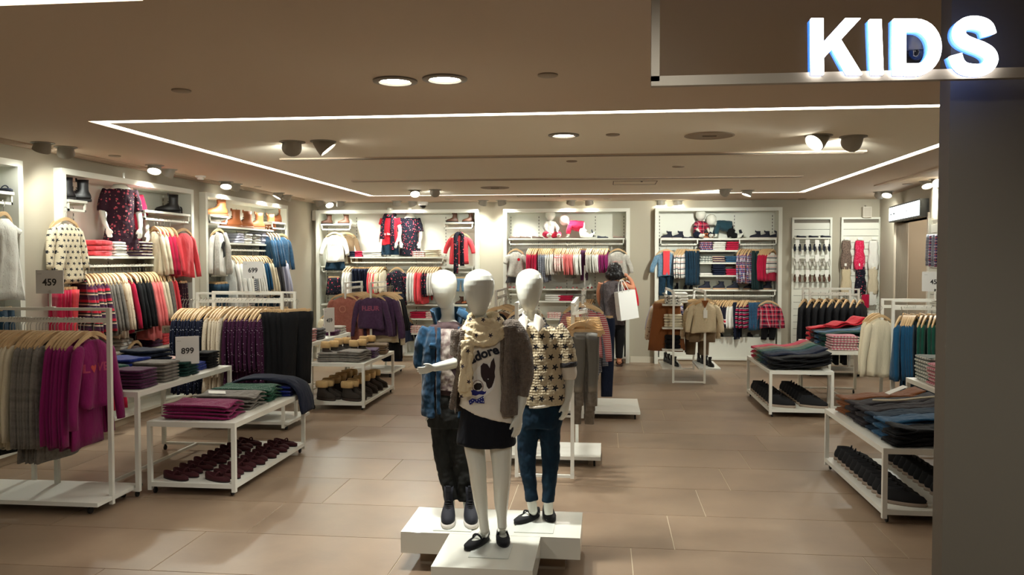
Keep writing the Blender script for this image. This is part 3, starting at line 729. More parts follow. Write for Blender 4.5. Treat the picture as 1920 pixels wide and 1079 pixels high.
# ---- fixtures
def table(x0, x1, y0, y1, h, label, shelf=None, t=.028, plate=.035, bars=True):
    R = empty('display_table', label, 'table', ((x0+x1)/2, (y0+y1)/2, 0)); a = (x1-x0)/2; b = (y1-y0)/2
    MB().box(-a, a, -b, b, h-plate, h).build('tabletop', WHITE, R)
    for sx in (-1, 1):
        for sy in (-1, 1): MB().box(sx*(a-t/2)-t/2, sx*(a-t/2)+t/2, sy*(b-t/2)-t/2, sy*(b-t/2)+t/2, .03 if shelf else .045, h-plate).build('leg', WHITE, R)
    if shelf is not None: MB().box(-a+.001, a-.001, -b+.001, b-.001, shelf-.03, shelf).build('shelf', WHITE, R)
    elif bars:
        for sy in (-1, 1): MB().box(-a+t, a-t, sy*(b-t/2)-.01, sy*(b-t/2)+.01, .045, .065).build('stretcher', WHITE, R)
        MB().box(-.01, .01, -b+t, b-t, .045, .065).build('stretcher', WHITE, R)
    for sx in (-1, 1):
        for sy in (-1, 1):
            m = MB(); m.lathe([(.02, -.006), (.02, .006)], 14, (sx*(a-t*1.3), sy*(b-t*1.3), .021), (1, 0, 0)); m.box(sx*(a-t*1.3)-.006, sx*(a-t*1.3)+.006, sy*(b-t*1.3)-.006, sy*(b-t*1.3)+.006, .02, .047)
            m.build('caster', DARK, R)
    return R
def xrack(x0, x1, y0, y1, h, label, rails='x', plate=True, drop=.065, base=None, t=.026):
    """rectangular tube rack: two upright loops joined at the foot; rails along x or y"""
    R = empty('garment_rack', label, 'clothes rack', ((x0+x1)/2, (y0+y1)/2, 0)); a = (x1-x0)/2; b = (y1-y0)/2; z0 = .05
    for sx in (-1, 1):
        for sy in (-1, 1): MB().box(sx*a-t/2, sx*a+t/2, sy*b-t/2, sy*b+t/2, .03, h).build('post', WHITE, R)
    for s_ in (-1, 1):
        if rails == 'x':
            MB().box(-a+t/2, a-t/2, s_*b-t/2, s_*b+t/2, h-.018, h).build('top_bar', WHITE, R); MB().box(-a+t/2, a-t/2, s_*b-.008, s_*b+.008, h-drop-.03, h-drop).build('hang_rail', WHITE, R)
            MB().box(s_*a-.01, s_*a+.01, -b+t/2, b-t/2, .035, .055).build('foot_bar', WHITE, R)
        else:
            MB().box(s_*a-t/2, s_*a+t/2, -b+t/2, b-t/2, h-.018, h).build('top_bar', WHITE, R); MB().box(s_*a-.008, s_*a+.008, -b+t/2, b-t/2, h-drop-.03, h-drop).build('hang_rail', WHITE, R)
            MB().box(-a+t/2, a-t/2, s_*b-.01, s_*b+.01, .035, .055).build('foot_bar', WHITE, R)
    if plate:
        q = base or (-a-.06, a+.06, -b-.1, b+.1)
        MB().box(q[0], q[1], q[2], q[3], .056, .082).build('base_plate', WHITE, R)
        for sx in (q[0]+.05, q[1]-.05):
            for sy in (q[2]+.05, q[3]-.05): MB().lathe([(.022, -.008), (.022, .008)], 12, (sx, sy, .023), (1, 0, 0)).build('caster', DARK, R)
    return R
def price(c, txt, rot, label, ph=.2, w_=.18, h=.15, tilt=0):
    R = empty('price_sign', label, 'price sign', c, rot)
    MB().box(-.03, .03, -.012, .012, 0, .006).build('foot', WHITE, R); MB().box(-.007, .007, -.004, .004, 0, ph+.02).build('stem', WHITE, R)
    MB().box(-w_/2, w_/2, -.004, .004, ph, ph+h).build('panel', plain('sign_panel', (222, 220, 216), .3), R)
    me = text_mesh(txt, .062, .0012, .0008); me.materials.clear(); me.materials.append(plain('sign_digits', (44, 42, 44), .5)); put('lettering', me, R, (0, -.0052, ph+h*.47), (pi/2, 0, 0))
    me = text_mesh('- - -', .016, .0005, .0004); me.materials.clear(); me.materials.append(plain('sign_digits', (44, 42, 44), .5)); put('lettering', me, R, (-w_*.36, -.0052, ph+h*.85), (pi/2, 0, 0))
    return R
# ---- wall bays (local: x along the wall, y into the wall)
class Bay:
    def __init__(s, a0, a1, wall, label):
        s.a0, s.a1, s.wall = a0, a1, wall; s.D = .34
        if wall == 'back': s.o = V((a0, YB-.15, 0)); s.rot = 0
        else: s.o = V((-4.6, a0, 0)); s.rot = pi/2
        s.R = empty('display_bay', label, 'shelving', s.o, s.rot)
        Wd = a1-a0; f = .055; D = s.D; T_ = TOPB
        MB().box(0, f, 0, D, 0, T_).build('side_panel', BAYW, s.R); MB().box(Wd-f, Wd, 0, D, 0, T_).build('side_panel', BAYW, s.R)
        MB().box(f, Wd-f, 0, D, T_-.05, T_).build('top_panel', BAYW, s.R)
        MB().box(f, Wd-f, D-.02, D, .1, T_-.05).build('back_panel', BAYW, s.R)
        MB().box(f, Wd-f, -.0, D-.02, .07, .1).build('plinth', BAYW, s.R)
        MB().box(f, Wd-f, .02, .04, 0, .07).build('kickboard', plain('kick', (170, 152, 128), .6), s.R)
        k = max(2, round((Wd-.15)/.5))
        for i in range(k+1):
            x = f+.03+(Wd-2*f-.06)*i/k; m = MB(); m.box(x-.009, x+.009, D-.0225, D-.02, .1, T_-.05, 0)
            z = .15
            while z < T_-.1: m.box(x-.0045, x+.0045, D-.0235, D-.0224, z, z+.028, 1); z += .05
            m.build('slotted_upright', [BAYW, DARK], s.R)
    def pt(s, u, z, v=0):           # absolute coordinate u along the wall
        return V((u, s.o.y+v, z)) if s.wall == 'back' else V((-4.6-v, u, z))
    def uz(s, px, py, v=0):
        p = WY(px, py, s.o.y+v) if s.wall == 'back' else WX(px, py, -4.6-v)
        return (p.x if s.wall == 'back' else p.y), p.z
    def shelf(s, px0, px1, py0, py1=None, rail=True, v=.0, d=.3, z=None):
        """shelf from its front edge in the picture; a hang rail under it"""
        u0, z0 = s.uz(px0, py0, v); u1, z1 = s.uz(px1, py1 or py0, v); zz = z if z is not None else (z0+z1)/2
        u0 = max(u0, s.a0+.08); u1 = min(u1, s.a1-.08)
        MB().box(u0-s.a0, u1-s.a0, v, v+d, zz-.022, zz).build('shelf', BAYW, s.R)
        if rail:
            m = MB(); a, b = u0-s.a0+.01, u1-s.a0-.01; m.box(a, b, v+.008, v+.024, zz-.1, zz-.08)
            for q in (a+.008, b-.008): m.box(q-.008, q+.008, v+.008, v+.024, zz-.1, zz-.022); m.box(q-.008, q+.008, v+.02, s.D-.02, zz-.04, zz-.024)
            m.build('hang_rail', BAYW, s.R)
        return u0, u1, zz
    def on(s, px, zz, v=.14): return s.pt(s.uz(px, 500, v)[0], zz, v)
    def face(s): return 0 if s.wall == 'back' else 90
B1 = Bay(*BBY[0], 'back', 'white wall bay at the rear left with a red and floral mannequin pair'); B2 = Bay(*BBY[1], 'back', 'white wall bay at the rear centre with babywear and two baby mannequins')
B3 = Bay(*BBY[2], 'back', 'white wall bay at the rear right with boyswear and denim')
L1 = Bay(*LB[0], 'left', 'white side wall bay cut by the picture edge, with a white sundress'); L2 = Bay(*LB[1], 'left', 'white side wall bay with a headless mannequin in a floral dress'); L3 = Bay(*LB[2], 'left', 'white side wall bay with tan boots on the upper shelves')
# ---- fabrics
def C(n, *a, **k): return cloth('fabric_'+n, *a, **k)
BLK = C('black', (13, 13, 16)); NAVY = C('navy', (22, 30, 52)); CREAM = C('cream', (226, 214, 186)); WHT = C('white', (232, 230, 222)); GREY = C('grey', (118, 112, 104), 'heather', (138, 132, 124))
LGREY = C('light_grey', (176, 172, 162), 'heather', (196, 192, 182)); MAG = C('magenta', (138, 22, 96)); PLUM = C('plum', (78, 22, 66)); CORAL = C('coral', (232, 74, 82)); RED = C('red', (206, 24, 44)); CRIM = C('crimson', (186, 16, 62)); PINK = C('pink', (238, 110, 140))
FLORB = C('black_floral', (20, 20, 34), 'floral', (214, 72, 92), (210, 190, 180), s=26, thr=.22); FLORD = C('dark_floral', (48, 22, 36), 'floral', (172, 72, 84), (190, 150, 120), s=24, thr=.25)
NDOT = C('navy_dotted', (16, 22, 44), 'dots', (200, 206, 214), s=46, thr=.17); PDOT = C('plum_dotted', (58, 16, 50), 'dots', (196, 180, 196), s=46, thr=.17); CDOT = C('cream_speckled', (222, 208, 184), 'dots', (90, 40, 50), s=42, thr=.15)
TEAL = C('teal', (14, 74, 110)); GREEN = C('green', (10, 74, 58)); BLUE = C('royal_blue', (20, 46, 138)); DENIM = C('denim', (38, 78, 112), 'heather', (52, 96, 130)); DENIMD = C('dark_denim', (20, 44, 62), 'heather', (28, 58, 78)); LDEN = C('light_denim', (96, 132, 160), 'heather', (120, 154, 178))
BROWN = C('brown', (132, 78, 38)); TAN = C('tan', (168, 104, 56)); KHAKI = C('khaki', (120, 98, 72)); MAUVE = C('mauve', (176, 112, 98), 'heather', (160, 98, 86)); PURP = C('purple', (84, 58, 92), 'heather', (74, 50, 82)); LILAC = C('lilac', (196, 196, 214)); DGREY = C('dark_grey', (58, 56, 58)); SALM = C('salmon', (232, 120, 118))
STRW = C('navy_striped_white', (232, 230, 222), 'bands', s=12, bands=[(0, (232, 230, 222)), (.45, (24, 28, 48)), (.62, (232, 230, 222)), (.8, (206, 70, 60)), (.86, (232, 230, 222))])
STRR = C('red_striped', (150, 30, 50), 'bands', s=11, bands=[(0, (60, 30, 60)), (.22, (226, 200, 170)), (.34, (50, 60, 50)), (.5, (206, 34, 60)), (.75, (90, 30, 66))])
STRG = C('grey_striped', (180, 180, 180), 'bands', s=40, bands=[(0, (196, 196, 192)), (.5, (52, 58, 78))]); STRP = C('pink_striped', (190, 110, 110), 'bands', s=52, bands=[(0, (196, 164, 158)), (.5, (164, 52, 66))])
STRN = C('navy_thin_striped', (60, 60, 80), 'bands', s=60, bands=[(0, (42, 48, 72)), (.5, (176, 178, 186))])
PLAID = C('red_plaid', (150, 30, 60), 'plaid', s=14, bands=[(0, (196, 30, 66)), (.4, (26, 24, 44)), (.72, (150, 40, 70)), (.9, (230, 200, 200))]); PLAIDB = C('blue_plaid', (60, 60, 90), 'plaid', s=16, bands=[(0, (60, 70, 130)), (.35, (226, 120, 100)), (.5, (36, 40, 80)), (.8, (220, 210, 210))])
PLAIDG = C('green_plaid', (60, 90, 80), 'plaid', s=22, bands=[(0, (214, 214, 206)), (.5, (30, 60, 56)), (.8, (120, 140, 130))]); PLAIDP = C('pink_check', (180, 60, 90), 'plaid', s=30, bands=[(0, (226, 214, 206)), (.5, (178, 40, 84))])
STARC = C('starred_cream', (222, 208, 178), 'stars', (26, 26, 38), s=22); PFLOR = C('pink_floral', (234, 210, 200), 'floral', (220, 90, 100), (200, 120, 100), s=34, thr=.3); CFLOR = C('cream_floral', (222, 204, 178), 'floral', (120, 70, 60), s=30, thr=.2)
KNITC = C('cream_cable', (218, 200, 166), knit=55); HEM = C('black_red_hem', (24, 24, 40), 'bands', s=2.2, bands=[(0, (24, 24, 40)), (.08, (224, 220, 214)), (.13, (200, 30, 60)), (.2, (224, 220, 214)), (.24, (24, 24, 40))])
FUR = C('tan_fur', (150, 112, 78), 'heather', (104, 74, 54), s=90, knit=40); RIB = C('ribbed_cream', (222, 186, 130)); SEQ = C('grey_sparkle', (112, 96, 98), 'dots', (190, 170, 160), s=120, thr=.3)
GDOT = C('green_dotted', (8, 78, 54), 'dots', (206, 220, 206), s=60, thr=.16); MDOT = C('magenta_dotted', (136, 12, 84), 'dots', (230, 170, 200), s=60, thr=.12); WDOT = C('white_sprigged', (234, 234, 224), 'dots', (170, 150, 150), s=60, thr=.14)
SILV = plain('silver_coated', (120, 118, 112), .32, .55, bump=.2, bscale=30)
LBLK = plain('leather_black', (20, 18, 20), .4); LBRN = plain('leather_brown', (82, 46, 26), .5); LTAN = plain('leather_tan', (150, 82, 40), .55, var=.15); SUE = plain('suede_taupe', (52, 44, 38), .9); RUBW = plain('rubber_white', (214, 206, 196), .6); RUBB = plain('rubber_black', (26, 24, 24), .6)
BURG = plain('burgundy_suede', (64, 14, 22), .85); NAVS = plain('canvas_navy', (26, 30, 46), .8); BLKS = plain('canvas_black', (16, 16, 20), .85); LPNK = plain('pink_shoe', (232, 130, 130), .5); LACEC = plain('lace_cord', (50, 34, 24), .8); LACEB = plain('lace_black', (12, 12, 14), .8); GRYS = plain('taupe_shoe', (104, 84, 74), .7)
def front(bay, px, zr, kind, mat, label, v=-.02, **k):    # a garment displayed face on
    p = bay.pt(bay.uz(px, 500, v)[0], zr, v); return garment(kind, mat, p, radians(bay.face()+k.pop('turn', 0)), label, **k)
def text_on(o, s, size, zc, mat, bold=0, xo=0):
    """flat lettering printed on the front of a hanging garment"""
    me = text_mesh(s, size, bold, 0); bv = obj_bvh(o)
    def cast(c_):
        h = bv.ray_cast(V((c_.x+xo, -1, c_.y+zc)), V((0, 1, 0)))
        return h[0]+V((0, -.0025, 0)) if h[0] is not None else V((c_.x+xo, -.03, c_.y+zc))
    conform(me, cast); me.materials.clear(); me.materials.append(mat); put('print', me, o)
# ================================================================== REAR BAY 1 (girls)
SM_BR = [LBRN, RUBB, LACEC]; SM_TAN = [LTAN, plain('sole_tan', (120, 70, 40), .7), LACEC]; SM_BK = [LBLK, RUBB, LACEB]
b = B1; gname = 'first rear bay'
u0, u1, z = b.shelf(599, 658, 420); 
for px, rz in ((613, -70), (645, -80)): shoe('boot', b.on(px, z), radians(rz), SM_BR, 'brown ankle boot on the upper left shelf of the first rear bay, '+('outer' if px < 620 else 'inner')+' of two', .2)
u0, u1, z = b.shelf(831, 893, 417)
for px, rz in ((848, -70), (878, -80)): shoe('boot', b.on(px, z), radians(rz), SM_BR, 'brown ankle boot on the upper right shelf of the first rear bay, '+('inner' if px < 860 else 'outer')+' of two', .2)
u0, u1, zc = b.shelf(656, 832, 482)
NR = C('navy_red_fold', (30, 34, 60), 'bands', s=8, bands=[(0, (30, 34, 60)), (.3, (200, 40, 66)), (.7, (60, 40, 50))])
def st(bay, px, z, n, mat, lab, w_=.2, h=.03, **k):
    p = bay.on(px, z, .15); return stack(p, n, mat, lab, w_, .26, h, radians(bay.face()), **k)
st(b, 664, zc, 3, NAVY, 'navy folded top at the left end of the middle shelf, first rear bay', .12); st(b, 677, zc, 3, CRIM, 'crimson folded top beside the navy ones, first rear bay', .13)
st(b, 693, zc, 3, WHT, 'white folded top beside the crimson ones, first rear bay', .15); st(b, 709, zc, 3, WHT, 'white folded top next to the red tee mannequin', .15)
st(b, 788, zc, 3, PFLOR, 'peach floral folded top right of the mannequins, first rear bay', .2); st(b, 812, zc, 4, CREAM, 'cream folded top at the right end of the middle shelf, first rear bay', .22)
u0, u1, z = b.shelf(599, 657, 499); u0, u1, z2 = b.shelf(831, 893, 500)
g_ = front(b, 628, b.uz(600, 427)[1]-.0, 'top', WHT, 'white sweatshirt with pink lettering over a denim skirt, first rear bay', W=.34, L=.42, sl=.26, T=.07)
text_on(g_, 'HAPPY', .06, -.28, plain('pink_print', (228, 120, 110), .7))
o = put('denim_skirt', withmat(gmesh('skirt', .26, .22, 1, None, .06), DENIMD), g_, (0, .02, -.36))
for px, m_, lab in ((640, CREAM, 'cream top just behind the white sweatshirt, first rear bay'), (646, KHAKI, 'beige jacket at the back of the upper left rail, first rear bay')):
    p = b.pt(b.uz(px, 500)[0], b.uz(600, 427)[1], .12); garment('top', m_, p, radians(12), lab, W=.34, L=.45)
g_ = front(b, 862, b.uz(860, 427)[1], 'top', CORAL, 'coral red top with a floral scarf on the upper right rail, first rear bay', W=.36, L=.44, sl=.22, T=.07)
m = MB()
for sd, ln in ((-1, .62), (1, .5)): m.tube([(0, -.02, -.09), (sd*.05, -.05, -.13), (sd*.045, -.07, -.3), (sd*.05, -.065, -.1-ln)], [.03, .035, .035, .04], 10, sub=4, flat=.5)
m.build('floral_scarf', FLORB, g_, smooth=True)
front(b, 626, z-.09, 'skirt', FLORB, 'black floral skirt hanging at the lower left of the first rear bay', W=.2, L=.27, T=.09)
g_ = front(b, 864, z2-.09, 'trousers', LDEN, 'pale denim shorts on the lower right rail of the first rear bay', W=.26, L=.2, T=.06)
rz = zc-.088
def rl(bay, px0, px1, zr, items, grp, T=.045, v=.016, face=None, jit=4):
    a = bay.pt(bay.uz(px0, 500)[0], zr, v); c_ = bay.pt(bay.uz(px1, 500)[0], zr, v)
    return run(a, c_, items, grp, bay.face()+(78 if face is None else face), T, jit)
rl(b, 649, 712, rz, [(3, 'top', WHT, 'white long shirt on the left half of the middle rail, first rear bay', dict(L=.44)), (5, 'trousers', NAVY, 'navy trousers on the middle rail, first rear bay', dict(L=.36, W=.3)), (3, 'top', CORAL, 'coral top between navy and cream tops, first rear bay', dict(L=.38))], gname)
rl(b, 700, 722, rz, [(5, 'top', CREAM, 'cream top hanging on the middle rail of the first rear bay', dict(L=.34))], gname)
front(b, 744, rz, 'dress', FLORB, 'black floral dress shown face on under the middle shelf, first rear bay', W=.27, L=.55, sl=.3, T=.09)
rl(b, 770, 826, rz, [(3, 'top', WHT, 'white blouse right of the floral dress, first rear bay', dict(L=.5)), (3, 'top', CORAL, 'coral cardigan right of the white blouses, first rear bay', dict(L=.52)), (2, 'top', FLORB, 'black floral top near the boy mannequin head, first rear bay', dict(L=.4)), (4, 'top', WHT, 'white top at the right end of the middle rail, first rear bay', dict(L=.38))], gname)
u0, u1, z = b.shelf(599, 893, 571, rail=False); MB().box(.1, .95, .008, .024, z-.1, z-.08).build('hang_rail', BAYW, b.R)
shoe('boot', b.on(862, z), radians(-60), [LBRN, RUBB, LACEC], 'brown boot beside the boy mannequin head on the lower shelf, first rear bay', .16); shoe('boot', b.on(874, z), radians(-60), [LTAN, RUBB, LACEC], 'tan boot beside the boy mannequin head on the lower shelf, first rear bay', .16)
u0, u1, z = b.shelf(771, 893, 598, rail=False); st(b, 786, z, 3, CRIM, 'crimson folded jumper on the lower right shelf, first rear bay', .26, .035); st(b, 812, z, 3, PFLOR, 'peach patterned folded top beside the crimson jumpers', .18, .035)
u0, u1, z = b.shelf(771, 893, 626, rail=False); st(b, 784, z, 4, PFLOR, 'peach patterned folded top on the lowest right shelf, first rear bay', .2, .03)
rl(b, 752, 768, b.uz(700, 590)[1], [(1, 'top', WHT, 'long white top hanging above the plinth of the first rear bay', dict(L=.5)), (2, 'top', NAVY, 'navy top beside the long white one above the plinth, first rear bay', dict(L=.3))], gname)
shoe('boot', b.pt(b.uz(788, 500)[0], .1, .15), radians(-60), SM_BR, 'brown boot standing on the plinth of the first rear bay', .17)
front(b, 615, b.uz(600, 580)[1], 'top', CREAM, 'cream top at the lower left of the first rear bay', W=.3, L=.5)
# ================================================================== REAR BAY 2 (baby)
b = B2; gname = 'second rear bay'
u0, u1, zs2 = b.shelf(946, 1180, 447)
for px, rz_, m_ in ((966, 80, GRYS), (985, 80, GRYS), (1008, 80, GRYS), (1130, 85, NAVS), (1160, 80, GRYS)):
    pair('moccasin', b.on(px, zs2), radians(rz_), [m_, RUBB], 'tiny %s baby shoe on the second rear bay, %s' % ('dark' if m_ is NAVS else 'taupe', {966: 'leftmost pair', 985: 'second pair', 1008: 'pair left of the sitting baby', 1130: 'pair right of the crawling baby', 1160: 'rightmost pair'}[px]), .17, .08)
rz = zs2-.088
g_ = front(b, 967, rz, 'dress', LGREY, 'pale grey baby dress with round badge at the left of the second rear bay', W=.28, L=.38, sl=.12, T=.07)
MB().lathe([(.022, 0), (.022, .004), (.001, .004)], 20, (.05, -.04, -.24), (0, -1, 0)).build('badge', RED, g_)
put('under_skirt', withmat(gmesh('skirt', .24, .1, 1, None, .06), DGREY), g_, (0, .01, -.4))
rl(b, 990, 1026, rz, [(6, 'top', CRIM, 'crimson baby top on the long rail of the second rear bay', dict(L=.42, W=.28)), (4, 'top', STRN, 'grey striped baby top on the long rail of the second rear bay', dict(L=.46, W=.26))], gname)
rl(b, 1027, 1092, rz, [(4, 'top', WHT, 'white baby top beside the grey striped ones', dict(L=.34, W=.28)), (5, 'top', PFLOR, 'pink floral baby top on the long rail of the second rear bay', dict(L=.28, W=.28)), (5, 'top', SALM, 'salmon baby cardigan on the long rail of the second rear bay', dict(L=.34, W=.28)), (4, 'top', WHT, 'white baby top beside the salmon cardigans', dict(L=.34, W=.28))], gname)
rl(b, 1091, 1142, rz, [(3, 'trousers', PLUM, 'plum baby leggings on the long rail of the second rear bay', dict(L=.46, W=.2)), (4, 'top', LGREY, 'light grey baby top on the long rail of the second rear bay', dict(L=.3, W=.28)), (4, 'top', WHT, 'white baby top left of the crimson end group', dict(L=.3, W=.28)), (5, 'top', MAG, 'magenta baby top near the woman, second rear bay', dict(L=.3, W=.28))], gname)
rl(b, 1062, 1076, rz-.03, [(4, 'skirt', GREY, 'grey tulle baby skirt behind the salmon cardigans', dict(L=.4, W=.2))], gname)
g_ = front(b, 1158, rz, 'top', LGREY, 'grey baby sweatshirt with pink print above the woman', W=.32, L=.34, sl=.26, T=.07)
text_on(g_, 'HELLO', .05, -.28, plain('pink_print2', (226, 150, 140), .7))
u0, u1, z = b.shelf(946, 1180, 542, rail=False)
for px, k in ((960, 'far left'), (1017, 'beside the girl mannequin head'), (1048, 'left of the tall sign stem'), (1078, 'behind the tall sign stem'), (1106, 'next to the woman')):
    pair('ballet', b.on(px, z), 0, [LPNK if px != 1106 else plain('coral_shoe', (214, 70, 80), .5), RUBW], 'pink baby ballet shoe on the second rear bay, '+k, .11, .06)
for q in (0, 1):
    m = MB(); m.box(.1+q*1.3, .55+q*1.3, .008, .024, z-.1, z-.08); m.build('hang_rail', BAYW, b.R)
run(b.pt(b.uz(1101, 5)[0], z-.088, .016), b.pt(b.uz(1116, 5)[0], z-.088, .016), [(4, 'top', WHT, 'white baby top on the short lower rail beside the woman', dict(W=.26, L=.3))], gname, 78)
u0, u1, z = b.shelf(1010, 1112, 565, rail=False); st(b, 1037, z, 3, WHT, 'white folded babygrow on the lower shelf, second rear bay', .24, .032); st(b, 1061, z, 3, PFLOR if 0 else CRIM, 'crimson folded babygrow on the lower shelf, second rear bay', .24, .028); st(b, 1086, z, 3, LGREY, 'pale folded babygrow on the lower shelf, second rear bay', .2, .025)
u0, u1, z = b.shelf(1010, 1112, 598, rail=False); st(b, 1040, z, 3, PFLOR, 'pink patterned folded babygrow on the lowest shelf, second rear bay', .22, .03)
MB().box(.08, 1.87, .02, .3, .1, .4).build('drawer_box', BAYW, b.R)
rl(b, 1000, 1090, b.uz(1000, 620)[1], [(8, 'top', DGREY, 'dark baby top low down in the second rear bay', dict(L=.25, W=.26))], gname)
# ================================================================== REAR BAY 3 (boys)
b = B3; gname = 'boyswear bay'
u0, u1, z3 = b.shelf(1235, 1460, 447.5, rail=False)
for a, c_ in ((1236, 1309), (1386, 1459)):
    ua, uc = b.uz(a, 455)[0]-b.a0, b.uz(c_, 455)[0]-b.a0; ua = max(ua, .08); uc = min(uc, b.a1-b.a0-.08)
    m = MB(); m.box(ua, uc, .008, .024, z3-.1, z3-.08)
    for q in (ua+.008, uc-.008): m.box(q-.008, q+.008, .008, .024, z3-.1, z3-.022)
    m.build('hang_rail', BAYW, b.R)
HT = [NAVS, RUBW, RUBW]
for px, lab in ((1250, 'leftmost on the top shelf'), (1271, 'second from the pier'), (1416, 'right of the crawling boy'), (1433, 'next to last'), (1452, 'at the far end')):
    shoe('hitop', b.on(px, z3), radians(-80), HT, 'navy high top sneaker in the boyswear bay, '+lab, .19)
for px, lab in ((1288, 'left'), (1301, 'right')): shoe('moccasin', b.on(px, z3, .08), radians(90), [NAVS, RUBW], 'navy slipper before the sitting plaid shirt baby, '+lab, .14)
rz = z3-.088
g_ = front(b, 1249, rz, 'jacket', LDEN, 'denim jacket over a red tee at the left of the boyswear bay', W=.34, L=.36, sl=.24, T=.08)
m = MB(); m.prism([(-.05, -.1), (.05, -.1), (.045, -.3), (.05, -.46), (-.05, -.46), (-.045, -.3)], -.066, -.03); m.build('red_tee', CORAL, g_)
put('denim_trousers', withmat(gmesh('trousers', .22, .32, 1, None, .07), DENIMD), g_, (0, .02, -.36))
rl(b, 1270, 1308, rz, [(6, 'top', STRW, 'white top with navy stripes on the left rail of the boyswear bay', dict(L=.38, W=.32)), (6, 'trousers', DENIMD, 'dark jeans beside the white striped tops, boyswear bay', dict(L=.52, W=.24))], gname, face=65)
for yy, its in ((469.5, ((1322, PLAIDB, 4, 'blue and red plaid folded shirt'), (1347, WHT, 4, 'white folded tee'), (1371, CRIM, 4, 'crimson folded tee'))), (492.5, ((1322, PLAIDG, 3, 'grey plaid folded shirt'), (1346, STRR, 3, 'red striped folded tee'), (1370, DENIM, 3, 'denim folded shirt'))), (516.5, ((1347, NAVY, 5, 'navy folded jeans'), (1372, CRIM, 3, 'red folded jumper'), (1322, WHT, 1, 'white folded cloth')))):
    u0, u1, z = b.shelf(1312, 1384, yy, rail=False)
    for px, m_, n, lab in its: st(b, px, z, n, m_, lab+' on the %s middle shelf of the boyswear bay' % {469.5: 'upper', 492.5: 'second', 516.5: 'lowest'}[yy], .19, .032 if n != 5 else .034)
rl(b, 1388, 1412, rz, [(5, 'top', PLAIDB, 'blue and orange plaid shirt on the right rail of the boyswear bay', dict(L=.46, W=.34))], gname, face=60)
rl(b, 1414, 1428, rz, [(4, 'trousers', C('dark_teal', (30, 52, 54)), 'dark green trousers between plaid shirts and red tops, boyswear bay', dict(L=.58, W=.24))], gname, face=60)
rl(b, 1430, 1450, rz, [(6, 'top', CRIM, 'crimson top on the right rail of the boyswear bay', dict(L=.42, W=.32)), (1, 'top', STRW, 'white navy striped top at the far right of the boyswear bay', dict(L=.3, W=.3))], gname, face=50)
u0, u1, z = b.shelf(1234, 1460, 543.5)
for k, px in enumerate((1257, 1269, 1285, 1296, 1321, 1348, 1374, 1406, 1436)):
    big = px > 1310
    shoe('hitop', b.on(px, z), radians(-80 if big else -20), [NAVS, plain('gum_sole', (196, 160, 124), .6) if big else RUBB, LACEB], 'navy boys shoe on the long lower shelf of the boyswear bay, %s from the pier' % ('first', 'second', 'third', 'fourth', 'fifth', 'sixth', 'seventh', 'eighth', 'ninth')[k], .2 if big else .15)
zl = z-.088
rl(b, 1274, 1300, zl, [(5, 'top', NAVY, 'navy small top behind the children rack, boyswear bay', dict(L=.3, W=.3))], gname, face=65)
rl(b, 1318, 1342, zl, [(6, 'top', DGREY, 'dark top left of the black red-hemmed ones, boyswear bay', dict(L=.34, W=.28))], gname, face=65)
rl(b, 1342, 1372, zl, [(6, 'top', HEM, 'black top with red and white hem bands, boyswear bay', dict(L=.34, W=.32))], gname, face=60)
rl(b, 1371, 1388, zl, [(3, 'top', WHT, 'white top on the lower rail of the boyswear bay', dict(L=.36, W=.32)), (2, 'trousers', NAVY, 'navy long trousers on the lower rail of the boyswear bay', dict(L=.56, W=.24))], gname, face=60)
STM = C('magenta_stripe', (40, 24, 44), 'bands', s=16, bands=[(0, (40, 24, 44)), (.4, (206, 40, 90)), (.7, (40, 24, 44)), (.88, (226, 214, 214))])
rl(b, 1390, 1408, zl, [(5, 'top', STM, 'magenta and black striped top on the lower rail, boyswear bay', dict(L=.36, W=.3))], gname, face=55)
rl(b, 1408, 1424, zl, [(3, 'trousers', DENIM, 'blue jeans between striped tops and the plaid shirt, boyswear bay', dict(L=.42, W=.22))], gname, face=60)
g_ = front(b, 1442, zl, 'top', PLAID, 'red and black plaid shirt over black trousers at the lower right of the boyswear bay', W=.34, L=.36, sl=.3, T=.09)
put('black_trousers', withmat(gmesh('trousers', .22, .2, 1, None, .07), BLK), g_, (0, .02, -.36))
MB().box(.075, 1.8, .02, .3, .1, .42).build('drawer_box', BAYW, b.R)
for px in (1342, 1354, 1410, 1442): shoe('sneaker', b.pt(b.uz(px, 500)[0], .42, .12), radians(20), [BLKS, RUBB, LACEB], 'black shoe on the drawer box of the boyswear bay, at picture column %d' % px if 0 else 'black shoe on the drawer box of the boyswear bay, %s' % {1342: 'first', 1354: 'second', 1410: 'third', 1442: 'last'}[px], .15)
# ================================================================== LEFT BAY 2 (floral dress)
b = L2; gname = 'floral dress bay'
u0, u1, z = b.shelf(99, 164, 371, 377)
for px, r_ in ((114, -60), (145, -70)): shoe('boot', b.on(px, z), radians(r_), SM_BK, 'black suede boot on the left top shelf of the floral dress bay, '+('nearer the pier' if px < 120 else 'nearer the mannequin'), .26)
g_ = front(b, 125, z-.09, 'dress', STARC, 'cream starred dress on the left top rail of the floral dress bay', W=.32, L=.5, sl=.34, T=.12, turn=-12)
front(b, 110, z-.09, 'dress', STARC, 'second cream starred dress behind the first, beside the pier', W=.32, L=.52, sl=.34, T=.08, v=.1, turn=10)
u0, u1, z = b.shelf(272, 357, 396, 400)
for px, r_ in ((316, -60), (340, -40)): shoe('boot', b.on(px, z), radians(r_), SM_BK, 'black suede boot on the right top shelf of the floral dress bay, '+('first' if px < 330 else 'second'), .27)
zr = z-.09
front(b, 345, zr, 'jacket', CORAL, 'coral cardigan open over a white blouse on the right rail of the floral dress bay', W=.36, L=.48, sl=.42, T=.1, turn=-8)
g_ = SC.objects[-1] if 0 else None
